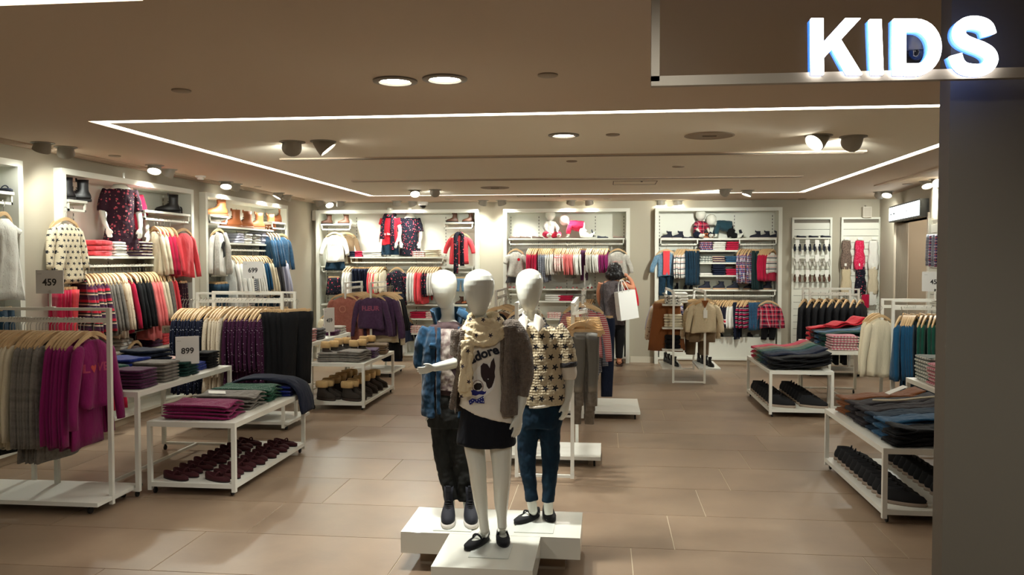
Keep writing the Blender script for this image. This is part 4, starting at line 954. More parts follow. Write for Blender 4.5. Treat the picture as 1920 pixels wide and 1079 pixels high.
rl(b, 290, 326, zr, [(2, 'top', CREAM, 'cream cardigan on the right rail of the floral dress bay', dict(L=.45)), (3, 'top', CRIM, 'crimson cardigan behind the coral one, floral dress bay', dict(L=.45)), (1, 'top', CORAL, 'coral cardigan second in line, floral dress bay', dict(L=.46))], gname, face=60)
u0, u1, zc = b.shelf(148, 318, 481, 481)
st(b, 172, zc, 3, CORAL, 'coral folded cardigan on the middle shelf beside the floral dress', .26, .05); st(b, 205, zc, 5, WHT, 'white folded tee left of the floral dress mannequin', .2, .028)
st(b, 255, zc, 5, STRR, 'red striped folded top right of the floral dress mannequin', .2, .03); st(b, 279, zc, 4, PLUM, 'plum folded top on the middle shelf of the floral dress bay', .19, .03); st(b, 302, zc, 5, CREAM, 'cream folded top at the right end of the middle shelf, floral dress bay', .18, .03)
u0, u1, z1 = b.shelf(100, 165, 503, 501); u0, u1, z2 = b.shelf(322, 356, 499, 499)
rl(b, 100, 134, z1-.088, [(4, 'trousers', CRIM, 'crimson trousers on the lower left rail of the floral dress bay', dict(L=.52, W=.3)), (2, 'trousers', CORAL, 'coral trousers beside the crimson ones, floral dress bay', dict(L=.42, W=.3))], gname, face=60)
rz = zc-.088
rl(b, 152, 188, rz, [(5, 'top', STRR, 'red and cream wide striped jumper on the middle rail, floral dress bay', dict(L=.5, W=.36))], gname, T=.07, face=60)
rl(b, 190, 236, rz, [(4, 'top', GREY, 'grey top beside the wide striped jumpers, floral dress bay', dict(L=.52)), (4, 'top', CFLOR, 'cream floral blouse on the middle rail, floral dress bay', dict(L=.55)), (1, 'top', CRIM, 'crimson top beside the cream floral blouses, floral dress bay', dict(L=.52))], gname, face=62)
rl(b, 240, 268, rz, [(5, 'jacket', BLK, 'black glossy jacket in the middle of the floral dress bay', dict(L=.5))], gname, T=.07, face=62)
rl(b, 270, 318, rz, [(5, 'top', SALM, 'salmon pink long coat on the middle rail, floral dress bay', dict(L=.62)), (3, 'top', CREAM, 'cream blouse right of the salmon coats, floral dress bay', dict(L=.42)), (2, 'top', GREY, 'grey top right of the cream blouses, floral dress bay', dict(L=.45)), (2, 'top', CORAL, 'coral top at the right end of the middle rail, floral dress bay', dict(L=.5))], gname, T=.055, face=60)
rl(b, 335, 349, z2-.088, [(3, 'skirt', FLORD, 'dark floral skirt on the lower right rail of the floral dress bay', dict(L=.36, W=.24))], gname, face=40, T=.08)
u0, u1, z = b.shelf(120, 357, 612, 598)
ze = b.uz(300, 645)[1]
u0, u1, z = b.shelf(262, 322, 655, 648, rail=False); st(b, 272, z, 4, PLUM, 'plum folded top on the lowest shelf of the floral dress bay', .2, .035); st(b, 291, z, 4, CORAL, 'coral folded top on the lowest shelf of the floral dress bay', .16, .03); st(b, 309, z, 3, PFLOR, 'pink folded top on the lowest shelf of the floral dress bay', .2, .03)
u0, u1, z = b.shelf(182, 226, 666, 660, rail=False); st(b, 215, z, 3, WHT, 'white folded top low in the floral dress bay behind the front rack', .22, .035)
front(b, 252, b.uz(250, 625)[1], 'top', SEQ, 'grey sparkly top low in the floral dress bay', W=.28, L=.3, T=.08)
front(b, 338, b.uz(340, 616)[1], 'top', DGREY, 'dark grey top low in the floral dress bay above the price card', W=.3, L=.3, T=.08)
rl(b, 120, 200, b.uz(200, 640)[1], [(6, 'top', CRIM, 'crimson top low in the floral dress bay, above the plinth', dict(L=.5))], gname)
# ================================================================== LEFT BAY 3 (tan boots)
b = L3; gname = 'tan boots bay'
u0, u1, z = b.shelf(394, 428, 402, 406); shoe('boot', b.on(406, z), radians(-50), SM_TAN, 'tan lace-up boot on the small top left shelf of the tan boots bay', .3)
g_ = front(b, 411, z-.09, 'jacket', WHT, 'white tee with dark print under an open grey cardigan, tan boots bay', W=.34, L=.5, sl=.42, T=.08, turn=-6)
for sd in (-1, 1):
    m = MB(); m.tube([(sd*.08, -.03, -.12), (sd*.12, -.05, -.3), (sd*.13, -.05, -.62)], [.03, .05, .055], 10, sub=3, flat=.4); m.build('cardigan_front', LGREY, g_, smooth=True)
m = MB(); m.prism([(-.02, -.25), (.015, -.22), (.05, -.24), (.03, -.3), (.045, -.4), (.0, -.42), (-.01, -.32), (-.04, -.3)], -.056, -.052); m.build('print', BLACKP, g_)
u0, u1, z = b.shelf(408, 513, 424, 431, rail=False)
for k, px in enumerate((434, 456, 478, 500)): shoe('boot', b.on(px, z), radians(-45), SM_TAN, 'tan lace-up boot on the long boot shelf, %s from the white cardigan' % ('first', 'second', 'third', 'fourth')[k], .3)
u0, u1, z = b.shelf(511, 536, 416, 418); shoe('boot', b.on(521, z), radians(-50), SM_TAN, 'tan lace-up boot on the small top right shelf of the tan boots bay', .3)
zr = z-.09
rl(b, 500, 522, zr, [(4, 'jacket', DENIM, 'blue denim jacket on the right rail of the tan boots bay', dict(L=.42))], gname, T=.07, face=50)
front(b, 528, zr, 'jacket', DENIM, 'denim jacket shown open at the right of the tan boots bay', W=.36, L=.46, sl=.4, T=.1, turn=-20)
u0, u1, zc = b.shelf(424, 515, 455, 459)
for px, m_, n, lab in ((435, LILAC, 4, 'pale lilac folded shirt'), (450, WHT, 4, 'white folded shirt'), (467, LGREY, 4, 'grey folded jumper'), (481, LILAC, 5, 'pale blue folded shirt'), (494, BLUE, 4, 'blue folded jeans'), (506, GREY, 2, 'charcoal folded top')):
    st(b, px, zc, n, m_, lab+' on the middle shelf of the tan boots bay', .2, .032)
rz = zc-.088
rl(b, 432, 528, rz, [(5, 'top', WHT, 'white shirt at the left of the middle rail, tan boots bay', dict(L=.66)), (2, 'top', STRG, 'thin striped shirt between white shirts, tan boots bay', dict(L=.6)), (4, 'top', WHT, 'white blouse in the middle of the rail, tan boots bay', dict(L=.5)), (2, 'top', TEAL, 'blue top on the middle rail of the tan boots bay', dict(L=.4)), (3, 'top', CREAM, 'cream top on the middle rail of the tan boots bay', dict(L=.5)), (3, 'top', DGREY, 'charcoal top on the middle rail of the tan boots bay', dict(L=.5)), (3, 'top', LILAC, 'lilac shirt at the right of the middle rail, tan boots bay', dict(L=.5))], gname, T=.05, face=60)
front(b, 474, rz, 'top', WHT, 'white shirt shown face on behind the price card', W=.3, L=.4, T=.07)
rl(b, 470, 520, b.uz(470, 540)[1]+.06, [(7, 'trousers', DENIMD, 'dark jeans hanging low in the tan boots bay', dict(L=.3, W=.26))], gname, face=60)
u0, u1, z = b.shelf(395, 429, 503, 503)
rl(b, 398, 420, z-.088, [(6, 'trousers', DENIMD, 'dark jeans on the small left rail of the tan boots bay', dict(L=.5, W=.28))], gname, face=55, T=.06)
u0, u1, z = b.shelf(395, 536, 548, 552, rail=False)
for px in (440, 470, 500): shoe('boot', b.on(px, z, .1), radians(35), SM_TAN, 'tan boot just above the dotted dress rack, %s' % {440: 'first', 470: 'second', 500: 'third'}[px], .2)
front(b, 532, b.uz(530, 515)[1], 'top', GREY, 'grey patterned top low at the right edge of the tan boots bay', W=.3, L=.4, T=.07)
# ================================================================== LEFT BAY 1 (picture edge)
b = L1
u0, u1, z = b.shelf(-60, 27, 354, 358); 
for k, px in enumerate((12, -14)): shoe('flat', b.on(px, z, .1), radians(60), [NAVS, RUBB], 'navy strap shoe on the shelf at the picture edge, '+('nearer the pier' if k == 0 else 'farther out'), .22)
garment('dress', WDOT, b.pt(b.uz(0, 400)[0], z-.09, -.03), radians(100), 'white sprigged sundress hanging at the picture edge', W=.3, L=.62, sl=.05, T=.14)
u0, u1, z = b.shelf(-60, 27, 535, 538)
garment('trousers', DENIMD, b.pt(b.uz(4, 600)[0], z-.09, -.02), radians(110), 'dark blue jeans hanging low at the picture edge', W=.3, L=.6, T=.08)
garment('trousers', DENIMD, b.pt(b.uz(4, 600)[0]-.15, z-.09, .0), radians(95), 'second dark blue jeans hanging low at the picture edge', W=.3, L=.6, T=.08)
# ================================================================== slatted panels on the rear wall
def slat(px0, px1, zt, label, z0=.25):
    a, c_ = WY(px0, 500, YB-.03).x, WY(px1, 500, YB-.03).x; R = empty('slatted_panel', label, 'display panel', (a, YB, 0)); Wd = c_-a
    MB().box(0, Wd, -.012, -.001, z0, zt).build('backing', plain('slat_groove', (120, 112, 100), .7), R)
    for x_ in (0, Wd-.03): MB().box(x_, x_+.03, -.05, -.001, z0, zt).build('side_rail', BAYW, R)
    MB().box(0, Wd, -.055, -.001, zt, zt+.03).build('top_rail', BAYW, R)
    n = int((zt-z0)/.1); me = MB().box(.03, Wd-.03, -.03, -.012, 0, .094).mesh('slat', BAYW)
    for k in range(n): put('slat', me, R, (0, 0, z0+k*.1+.003))
    return a, c_
zt = WY(1520, 412, YB-.03).z
slat(1484, 1559, zt, 'white slatted wall panel hung with small shoes'); slat(1576, 1651, zt, 'white slatted wall panel hung with scarves')
m_ = MB().box(0, .52, 0, .12, -.02, 0).build('panel_shelf', BAYW, None, loc=(WY(1488, 500, YB-.1).x, YB-.15, WY(1500, 446, YB-.1).z)); tag(m_, 'small white shelf on the slatted panel with dark slippers', 'shelf')
zz = WY(1500, 446, YB-.1).z
for k, px in enumerate((1502, 1525, 1548)): pair('ballet', (WY(px, 500, YB-.09).x, YB-.09, zz), radians(80), [NAVS, RUBB], 'dark slipper on the small panel shelf, '+('first', 'second', 'third')[k]+' pair from the boyswear bay', .14, .06)
for row, (py, m1, nm) in enumerate(((465, NAVS, 'navy and white'), (493, plain('silver_baby', (190, 186, 176), .5), 'pale'), (522, LBRN, 'brown'))):
    for k, px in enumerate((1494, 1513, 1531, 1549)):
        c = WY(px, py, YB-.09); lab = '%s baby shoes on a hook, %s row of the slatted panel, %s across' % (nm, ('upper', 'middle', 'lower')[row], ('first', 'second', 'third', 'fourth')[k])
        R = empty('hanging_shoe_pair', lab, 'shoe', c); MB().bar((0, -.03, .1), (0, .07, .1), .006).build('hook', CHROME, R); MB().box(-.03, .03, -.035, -.03, .02, .12).build('card', TAGW, R)
        for sd in (-1, 1):
            s_ = shoe('flat' if row == 0 else 'moccasin', (sd*.033, -.02, -.0), (radians(80), 0, sd*.2), [m1, RUBW], '', .12, parent=R)
for row, its in enumerate((((1587, 'grey animal print', C('leopard', (128, 108, 96), 'dots', (70, 56, 50), s=70, thr=.35)), (1612, 'crimson lace', C('pinklace', (214, 26, 76), 'dots', (240, 120, 150), s=80, thr=.3)), (1638, 'white frilled', WHT)), ((1587, 'oatmeal knitted', KNITC), (1614, 'navy floral', FLORB), (1637, 'cream knitted', C('cream_knit2', (214, 200, 172), knit=70))))):
    for px, nm, mt in its:
        c = WY(px, 449 if row == 0 else 498, YB-.07); L_ = .42 if row == 0 else .4; m = MB()
        rr = [(.055, 0), (.065, -.04), (.075, -.1), (.06, -.16), (.075, -.24), (.082, -.33), (.078, -L_), (.05, -L_-.01)]
        R = empty('hanging_scarf', nm+' scarf on the %s row of the slatted panel' % ('upper' if row == 0 else 'lower'), 'scarf', c); MB().bar((0, -.03, .0), (0, .05, .0), .006).build('hook', CHROME, R); MB().box(-.035, .035, -.032, -.026, -.01, .03).build('header_card', TAGW, R)
        m.loft([[(a*cos(2*pi*j/16)*(1+.12*sin(3*j+zq*20)), -.0+.035*sin(2*pi*j/16)*(1+.3*sin(5*j)), zq-.02) for j in range(16)] for a, zq in rr]); m.build('scarf_body', mt, R, smooth=True)
for px, py, mt, nm in ((1622, 565, CRIM, 'crimson'), (1636, 560, WHT, 'white'), (1640, 600, LGREY, 'pale grey')):
    c = WY(px, py, YB-.08); R = empty('packaged_tights', nm+' packaged tights low on the slatted panel', 'package', c); MB().box(-.05, .05, -.02, .02, -.1, .1).build('package', mt, R); MB().bar((0, -.03, .08), (0, .06, .08), .006).build('hook', CHROME, R)
# ================================================================== floor fixtures, left side
RZ = lambda h: h-.065-.0135
R = empty('garment_rack', 'white rack of jersey tops nearest the picture edge', 'clothes rack', (-3.57, 4.97, 0))
for x in (-.43, .43): MB().box(x-.013, x+.013, -.013, .013, .03, 1.29).build('post', WHITE, R)
MB().box(-.417, .417, -.013, .013, 1.272, 1.29).build('top_bar', WHITE, R); MB().box(-.417, .417, -.008, .008, 1.195, 1.225).build('hang_rail', WHITE, R)
MB().box(-.4, -.374, .37, .396, .03, 1.0).build('rear_post', WHITE, R); MB().box(-.374, .41, .374, .392, .04, .058).build('foot_bar', WHITE, R)
for x in (-.4, .4): MB().box(x-.01, x+.01, .013, .39, .04, .058).build('foot_bar', WHITE, R)
MB().box(-.8, .44, -.17, .29, .058, .084).build('base_plate', WHITE, R)
for x in (-.7, .36):
    for y in (-.12, .24): MB().lathe([(.022, -.008), (.022, .008)], 12, (x, y, .023), (1, 0, 0)).build('caster', DARK, R)
p0 = V((-4.1, 4.97, RZ(1.29))); 
LG_ = 'front left rack'
def rk(xa, xb, y, h, items, grp, face=86, T=.04, jit=3): return run((xa, y, RZ(h)), (xb, y, RZ(h)), items, grp, face, T, jit)
rk(-4.0, -3.85, 4.97, 1.29, [(4, 'top', BLK, 'black long top at the picture edge of the front left rack', dict(L=.74, sl=.52, W=.36))], LG_)
rk(-3.83, -3.67, 4.97, 1.29, [(8, 'top', CREAM, 'cream long top on the front left rack', dict(L=.68, sl=.56, W=.36))], LG_)
rk(-3.65, -3.48, 4.97, 1.29, [(8, 'top', GREY, 'grey long top on the front left rack', dict(L=.76, sl=.6, W=.36))], LG_)
rk(-3.45, -3.3, 4.97, 1.29, [(6, 'top', MAG, 'magenta long top behind the printed one, front left rack', dict(L=.68, sl=.58, W=.36))], LG_)
g_ = garment('top', MAG, (-3.24, 4.96, RZ(1.29)), radians(84), 'magenta long sleeved top printed LOVE at the end of the front left rack', W=.34, L=.42, sl=.48, T=.08)
pm = plain('rose_print', (176, 60, 100), .7); text_on(g_, 'L', .075, -.30, pm, .002, -.105); text_on(g_, 'VE', .075, -.30, pm, .002, .03)
def hcast(c_, o=g_, zc=-.3, xo=-.055):
    h = obj_bvh(o).ray_cast(V((c_.x+xo, -1, c_.y+zc)), V((0, 1, 0))); return h[0]+V((0, -.0025, 0)) if h[0] is not None else V((c_.x+xo, -.04, c_.y+zc))
hp = [(.026*(sin(t)**3), .024*cos(t)-.01*cos(2*t)-.005*cos(3*t)) for t in [2*pi*k/24 for k in range(24)]]
hm = conform(poly_mesh([hp]), hcast); hm.materials.append(plain('heart_print', (196, 70, 66), .7)); put('print', hm, g_)
price((-3.54, 4.97, 1.29), '459', radians(4), 'price sign 459 on top of the front left rack', ph=.09, w_=.18, h=.15)
# long table with folded trousers
table(-3.7, -3.09, 5.2, 6.6, .715, 'tall white table of folded jersey trousers behind the front left rack')
T_ = .715
stack((-3.27, 5.4, T_), 6, PLUM, 'plum folded top on the near corner of the tall table', .22, .3, .022, 1.57); stack((-3.27, 5.72, T_), 6, GREY, 'taupe folded top second along the tall table front', .22, .28, .024, 1.57)
stack((-3.27, 6.02, T_), 5, C('dark_green', (14, 56, 50)), 'dark green folded top third along the tall table front', .22, .28, .022, 1.57); stack((-3.27, 6.3, T_), 3, BLUE, 'blue folded top near the 899 sign stem', .2, .14, .022, 1.57)
stack((-3.25, 6.47, T_), 6, BLK, 'black folded top beyond the 899 sign', .2, .14, .022, 1.57)
stack((-3.5, 5.42, T_), 5, GREEN, 'green folded top at the rear near end of the tall table', .24, .3, .03, 1.4, waves=.008); stack((-3.5, 5.72, T_), 6, BLUE, 'royal blue folded top in the rear row of the tall table', .24, .28, .028, 1.4, waves=.008)
stack((-3.5, 6.02, T_), 7, NAVY, 'navy folded top with gold buttons in the rear row of the tall table', .24, .28, .028, 1.4, waves=.008); stack((-3.5, 6.3, T_), 4, PFLOR, 'white and coral patterned folded top in the rear row of the tall table', .22, .22, .025, 1.5)
price((-3.15, 5.98, T_), '899', radians(40), 'price sign 899 standing on the tall table', ph=.09, w_=.17, h=.21)
# shoe table
table(-3.09, -2.465, 5.3, 6.62, .5, 'low white table with dotted sweaters above burgundy shoes', shelf=.085)
for (x, y, mt, lab, n, wv) in ((-2.79, 5.52, MDOT, 'magenta dotted folded sweater on the near end of the low table', 6, .016), (-2.79, 5.9, GREY, 'grey folded sweater with white tag on the low table', 6, .016), (-2.79, 6.24, GDOT, 'green dotted folded sweater on the low table', 6, .016), (-2.74, 6.47, C('bluedot', (20, 40, 130), 'dots', (190, 200, 220), s=60, thr=.14), 'blue dotted folded sweater at the far end of the low table', 5, .006)):
    stack((x, y, .5), n, mt, lab, .46, .3 if y < 6.4 else .2, .017, radians(2), waves=wv, jit=.012)
tag(MB().box(-.06, .06, -.035, .035, 0, .003).build('paper_tag', TAGW, None, loc=(-2.86, 5.86, .612), rot=(.15, .1, .5)), 'white paper tag lying on the grey sweaters', 'tag')
m = MB()    # navy top spilling over the far corner
pts = [(-3.06, 6.5, .56), (-2.9, 6.52, .63), (-2.7, 6.53, .63), (-2.52, 6.54, .6), (-2.44, 6.54, .5), (-2.41, 6.53, .36)]
rings = []
for k, p in enumerate(spline([V(q) for q in pts], [0]*6, 3)[0]): rings.append([(p.x+dx, p.y+dy*(.16+.01*sin(k*2)), p.z+dz+.006*sin(dy*9+k)) for dx, dy, dz in ((0, -1, 0), (0, -.6, .012), (0, 0, .016), (0, .6, .012), (0, 1, 0), (0, .6, -.01), (0, 0, -.008), (0, -.6, -.01))])
m.loft(rings); tag(m.build('draped_sweater', NAVY, None, smooth=True), 'navy sweater draped over the far corner of the low table', 'sweater')
BG = [BURG, plain('sole_dark', (30, 20, 20), .7)]
for col, (xa, n, dy, nm) in enumerate(((-2.92, 6, .2, 'row by the tall table'), (-2.62, 6, .2, 'row by the aisle'))):
    for k in range(n): pair('flat', (xa+.005*k, 5.43+dy*k, .085), radians(72), BG, 'burgundy suede strap shoe, %s, %s from the near end' % (nm, ('first', 'second', 'third', 'fourth', 'fifth', 'sixth')[k]), .235, .09, skew=.0)
# dotted dress rack
xrack(-3.79, -2.97, 7.4, 7.72, 1.29, 'white rack of dotted dresses and black trousers', base=(-.5, .46, -.14, .4))
RG = 'dotted dress rack'
rk(-3.95, -3.66, 7.4, 1.29, [(10, 'dress', NDOT, 'navy dotted dress on the second side rack', dict(L=.72, W=.36, sl=.4))], RG, T=.04)
rk(-3.63, -3.47, 7.4, 1.29, [(5, 'dress', CDOT, 'cream speckled dress on the second side rack', dict(L=.72, W=.36, sl=.5))], RG, T=.04)
rk(-3.45, -3.1, 7.4, 1.29, [(9, 'dress', PDOT, 'plum dotted dress on the second side rack', dict(L=.74, W=.36, sl=.45))], RG, T=.045)
rk(-3.08, -2.82, 7.45, 1.29, [(5, 'trousers', BLK, 'black trousers at the aisle end of the second side rack', dict(L=.68, W=.36))], RG, T=.06, face=65)
rk(-3.95, -3.1, 7.72, 1.29, [(8, 'dress', NDOT, 'navy dotted dress on the rear rail of the second side rack', dict(L=.74, W=.36)), (8, 'trousers', BLK, 'black trousers on the rear rail of the second side rack', dict(L=.9, W=.36))], RG, T=.05)
price((-3.29, 7.5, 1.29), '699', radians(0), 'price sign 699 on top of the dotted dress rack', ph=.13, w_=.2, h=.16)
# taller table + boot table
table(-3.78, -3.12, 8.6, 9.95, .7, 'tall white table of folded tops behind the knit cuff boots')
stack((-3.28, 8.75, .7), 5, STRP, 'pink striped folded top at the near end of the far tall table', .24, .24, .028, 1.57); stack((-3.3, 9.05, .7), 4, DGREY, 'charcoal folded top on the far tall table', .24, .28, .03, 1.57); stack((-3.55, 8.85, .7), 4, CREAM, 'cream folded top on the far tall table', .26, .3, .035, 1.5, waves=.008)
stack((-3.28, 9.55, .7), 2, PLUM, 'plum folded top beyond the 459 card on the far tall table', .22, .26, .03, 1.57); stack((-3.28, 9.8, .7), 3, LGREY, 'grey folded top at the far end of the far tall table', .24, .24, .03, 1.57)
price((-3.17, 9.3, .7), '459', radians(62), 'price sign 459 turned sideways on the far tall table', ph=.06, w_=.16, h=.28)
table(-3.12, -2.52, 8.5, 9.75, .5, 'low white table of grey tops with knit cuff boots beneath', shelf=.085)
FB = [SUE, plain('sole_brown', (50, 38, 30), .7), RIB]
for (x, y, mt, n, lab, r_) in ((-2.95, 8.72, GREY, 4, 'grey folded top at the near left of the boot table', .2), (-2.7, 8.72, GREY, 5, 'crumpled grey folded top at the near right of the boot table', -.2), (-2.68, 9.08, PURP, 4, 'purple folded top on the boot table', .1), (-2.95, 9.1, PURP, 3, 'purple folded top behind the knit cuff boot', .0), (-2.66, 9.45, KHAKI, 5, 'beige folded top at the far corner of the boot table', .1), (-2.95, 9.45, LGREY, 4, 'light grey folded top at the far left of the boot table', .1)):
    stack((x, y, .5), n, mt, lab, .27, .28, .024, r_, waves=.009)
for k, (x, y, r_) in enumerate(((-2.98, 8.72, 60), (-2.96, 9.1, 60), (-2.72, 8.9, 60), (-2.75, 9.38, 60))):
    for d in (0, 1): shoe('furboot', (x+d*.06, y+d*.1, .53), radians(r_), FB, 'dark boot with ribbed cream cuff standing among tops on the boot table, %s pair' % ('near left', 'far left', 'near right', 'far right')[k], .22, 'pair, top of boot table %d' % k)
for col, xa in enumerate((-2.98, -2.7)):
    for k in range(5):
        for d in (0, 1): shoe('furboot', (xa+.03*d, 8.62+.22*k+.1*d, .085), radians(68), FB, 'dark boot with cream cuff on the low shelf, %s row, %s from the near end' % (('side', 'aisle')[col], ('first', 'second', 'third', 'fourth', 'fifth')[k]), .26, 'pair, low shelf row %d place %d' % (col, k))
# sweater rack by the rear bay
xrack(-3.47, -3.12, 10.85, 11.6, 1.29, 'white rack with mauve and purple sweaters', rails='y', base=(-.2, .45, -.3, .4))
PG = 'sweater rack'
def ry(x, ya, yb, h, items, grp, face=0, T=.06): return run((x, yb, RZ(h)), (x, ya, RZ(h)), items, grp, face, T, 3)
g_ = garment('top', MAUVE, (-3.5, 10.86, RZ(1.29)), radians(4), 'mauve sweater facing the aisle on the sweater rack', W=.4, L=.46, sl=.5, T=.1)
MB().lathe([(.045, 0), (.045, .003), (.036, .003), (.036, 0)], 20, (0, -.058, -.28), (0, -1, 0), cap=False).build('print', plain('mauve_print', (196, 140, 120), .8), g_)
ry(-3.42, 10.95, 11.5, 1.29, [(4, 'top', BLK, 'black top behind the mauve sweater', dict(L=.6, W=.38)), (4, 'top', MAUVE, 'mauve sweater behind the foremost one', dict(L=.6, W=.4, sl=.56))], PG)
g_ = garment('top', PURP, (-3.12, 10.86, RZ(1.29)), radians(2), 'purple sweater printed FLEUR facing the aisle on the sweater rack', W=.42, L=.42, sl=.46, T=.1)
text_on(g_, 'FLEUR', .085, -.27, plain('rose_felt', (150, 76, 104), .8), .003)
ry(-3.0, 10.95, 11.55, 1.29, [(3, 'trousers', NAVY, 'long navy trousers behind the printed purple sweater', dict(L=.95, W=.3)), (4, 'top', BLK, 'black long top behind the printed purple sweater', dict(L=.86, W=.4)), (2, 'top', CREAM, 'cream long cardigan behind the printed purple sweater', dict(L=.62, W=.4, sl=.6)), (3, 'top', PURP, 'purple sweater behind the printed one', dict(L=.52, W=.42, sl=.5))], PG)
# ---- centre racks
xrack(-.63, -.23, 5.92, 6.9, 1.29, 'white centre rack with grey trousers right behind the mannequins', rails='y', base=(-.42, .4, -.05, .45))
CG = 'centre rack'
ry(-.66, 6.0, 6.6, 1.29, [(6, 'top', LGREY, 'light grey jumper on the near centre rack behind the star sweater mannequin', dict(L=.42, W=.3, sl=.36))], CG)
for k in range(6):
    mt = SILV if k == 5 else GREY
    garment('trousers', mt, (-.165+.006*k, 6.24-.075*k, RZ(1.29)-.0+.03-.02*k*0-.012*k), radians(random.uniform(-4, 4)), 'silver coated trousers foremost on the centre rack arm' if k == 5 else 'grey trousers behind the silver coated pair on the centre rack arm', 'grey trousers on the centre rack arm' if k < 5 else None, W=.18, L=.78-.06*k if k < 5 else .42, T=.04, hw=.25)
for k in range(5):
    R = put('spare_hanger', hanger_meshes(.26)[0], None, (-.17+.01*k, 5.86+.04*k, RZ(1.29)+.02), radians(6)); tag(R, 'pale wooden hanger resting above the silver coated trousers', 'hanger', 'pale wooden hangers above the silver trousers'); put('hook', hanger_meshes(.26)[1], R)
MB().bar((-.23, 5.92, 1.21), (-.13, 5.75, 1.24), .02).build('slanted_arm', WHITE, None)
arm = [o for o in COL.objects if o.name == 'slanted_arm'][0]; tag(arm, 'slanted white waterfall arm at the near end of the centre rack', 'rack arm')
xrack(-1.08, -.22, 8.2, 9.0, 1.29, 'white far centre rack with striped tops and a fur waistcoat', rails='y', base=(-.1, 1.0, -.3, .5))
ry(-.24, 8.35, 8.95, 1.29, [(6, 'top', STRN, 'navy thin striped top on the far centre rack', dict(L=.72, W=.4, sl=.5))], CG)
for k in range(3): garment('top', STRP if k == 2 else STRN, (-.21, 8.3-.07*k, RZ(1.29)+.02), radians(-6), 'pink and red striped top foremost on the far centre rack' if k == 2 else 'navy striped top just behind the pink striped one', None if k == 2 else 'navy striped tops behind the pink striped one', W=.42, L=.46 if k == 2 else .62, T=.08, sl=.44)
garment('trousers', NAVY, (-.06, 8.5, 1.1), 0, 'navy trousers under the striped tops on the far centre rack', W=.3, L=.8, T=.06)
ry(-.75, 7.6, 8.1, 1.29, [(4, 'top', STRG, 'grey striped top on the middle arm of the far centre rack', dict(L=.5, W=.34))], CG)
g_ = garment('vest', FUR, (-1.02, 8.0, RZ(1.29)), radians(-4), 'tan fur waistcoat with dark lining on the far centre rack', W=.42, L=.46, T=.14)
MB().ell((0, -.05, -.22), (.09, .04, .09), 10).build('lining', BLK, g_, smooth=True)
ry(-1.0, 8.1, 8.5, 1.29, [(3, 'top', STARC, 'cream and navy patterned top behind the fur waistcoat', dict(L=.4, W=.36))], CG)
price((-.2, 8.2, 1.29), '499', radians(88), 'tall thin price sign seen edge on above the centre racks', ph=.05, w_=.16, h=.2)
# ---- small children's rack before the boyswear bay
R = xrack(.86, 1.25, 10.68, 12.0, 1.2, 'white childrens rack with side shelves and cable cardigan', rails='y', plate=False, drop=.0)
for side, xs in ((-1, (-.32, -.06)), (1, (.14, .42))):
    for z in ((1.02, .72, .44, .2) if side < 0 else (.2,)): MB().box(xs[0], xs[1], -.5, .3, z-.02, z).build('shelf', WHITE, R)
cx, cy = 1.055, 11.34
stack((.87, 11.0, 1.02), 3, C('bw_pattern', (226, 222, 212), 'floral', (26, 24, 30), s=36, thr=.34), 'black and white patterned folded top on the top shelf of the childrens rack', .2, .24, .035, waves=.006); stack((.98, 11.25, 1.02), 4, WHT, 'white folded top behind the patterned ones, childrens rack', .2, .26, .035)
stack((.87, 11.02, .72), 5, CREAM, 'cream folded jumper on the second shelf of the childrens rack', .23, .26, .034, waves=.006); stack((.87, 11.0, .44), 3, BLK, 'black folded bag on the third shelf of the childrens rack', .2, .22, .06)
for k in range(4):
    shoe('boot', (.83+.03*k, 11.5-.16*k, .2), radians(20), SM_BK, 'black boot on the lowest left shelf of the childrens rack, %s' % ('farthest', 'third', 'second', 'nearest')[k], .16)
    shoe('boot', (1.28+.03*k, 11.5-.16*k, .2), radians(20), SM_BK, 'black boot on the lowest right shelf of the childrens rack, %s' % ('farthest', 'third', 'second', 'nearest')[k], .16)
KG = 'childrens rack'
ry(.8, 10.95, 11.7, 1.2, [(3, 'top', LILAC, 'lilac patterned top on the outer rail of the childrens rack', dict(L=.36, W=.34)), (3, 'top', CFLOR, 'beige coat on the outer rail of the childrens rack', dict(L=.5, W=.36)), (3, 'skirt', BROWN, 'rust brown skirt on the outer rail of the childrens rack', dict(L=.62, W=.34))], KG, face=-8)
ry(1.22, 10.85, 11.8, 1.2, [(3, 'top', PLAIDB, 'plaid shirt behind the cable cardigans, childrens rack', dict(L=.4, W=.34)), (3, 'trousers', KHAKI, 'brown shorts under the cable cardigans, childrens rack', dict(L=.68, W=.32)), (2, 'top', KNITC, 'cream cable cardigan behind the foremost one', dict(L=.44, W=.36, sl=.36))], KG, face=-4, T=.08)
g_ = garment('jacket', KNITC, (1.25, 10.72, 1.18), radians(-3), 'cream cable knit cardigan foremost on the childrens rack', W=.36, L=.38, sl=.32, T=.12)
MB().box(-.02, .03, -.075, -.07, -.32, -.22).build('swing_tag', TAGW, g_)
m = MB(); m.prism([(-.045, -.1), (.045, -.1), (.0, -.2)], -.06, -.03); m.build('neck_opening', BROWN, g_)
g2 = garment('trousers', KHAKI, (1.24, 10.84, .98), 0, 'khaki shorts hanging below the foremost cable cardigan', W=.36, L=.34, T=.08)
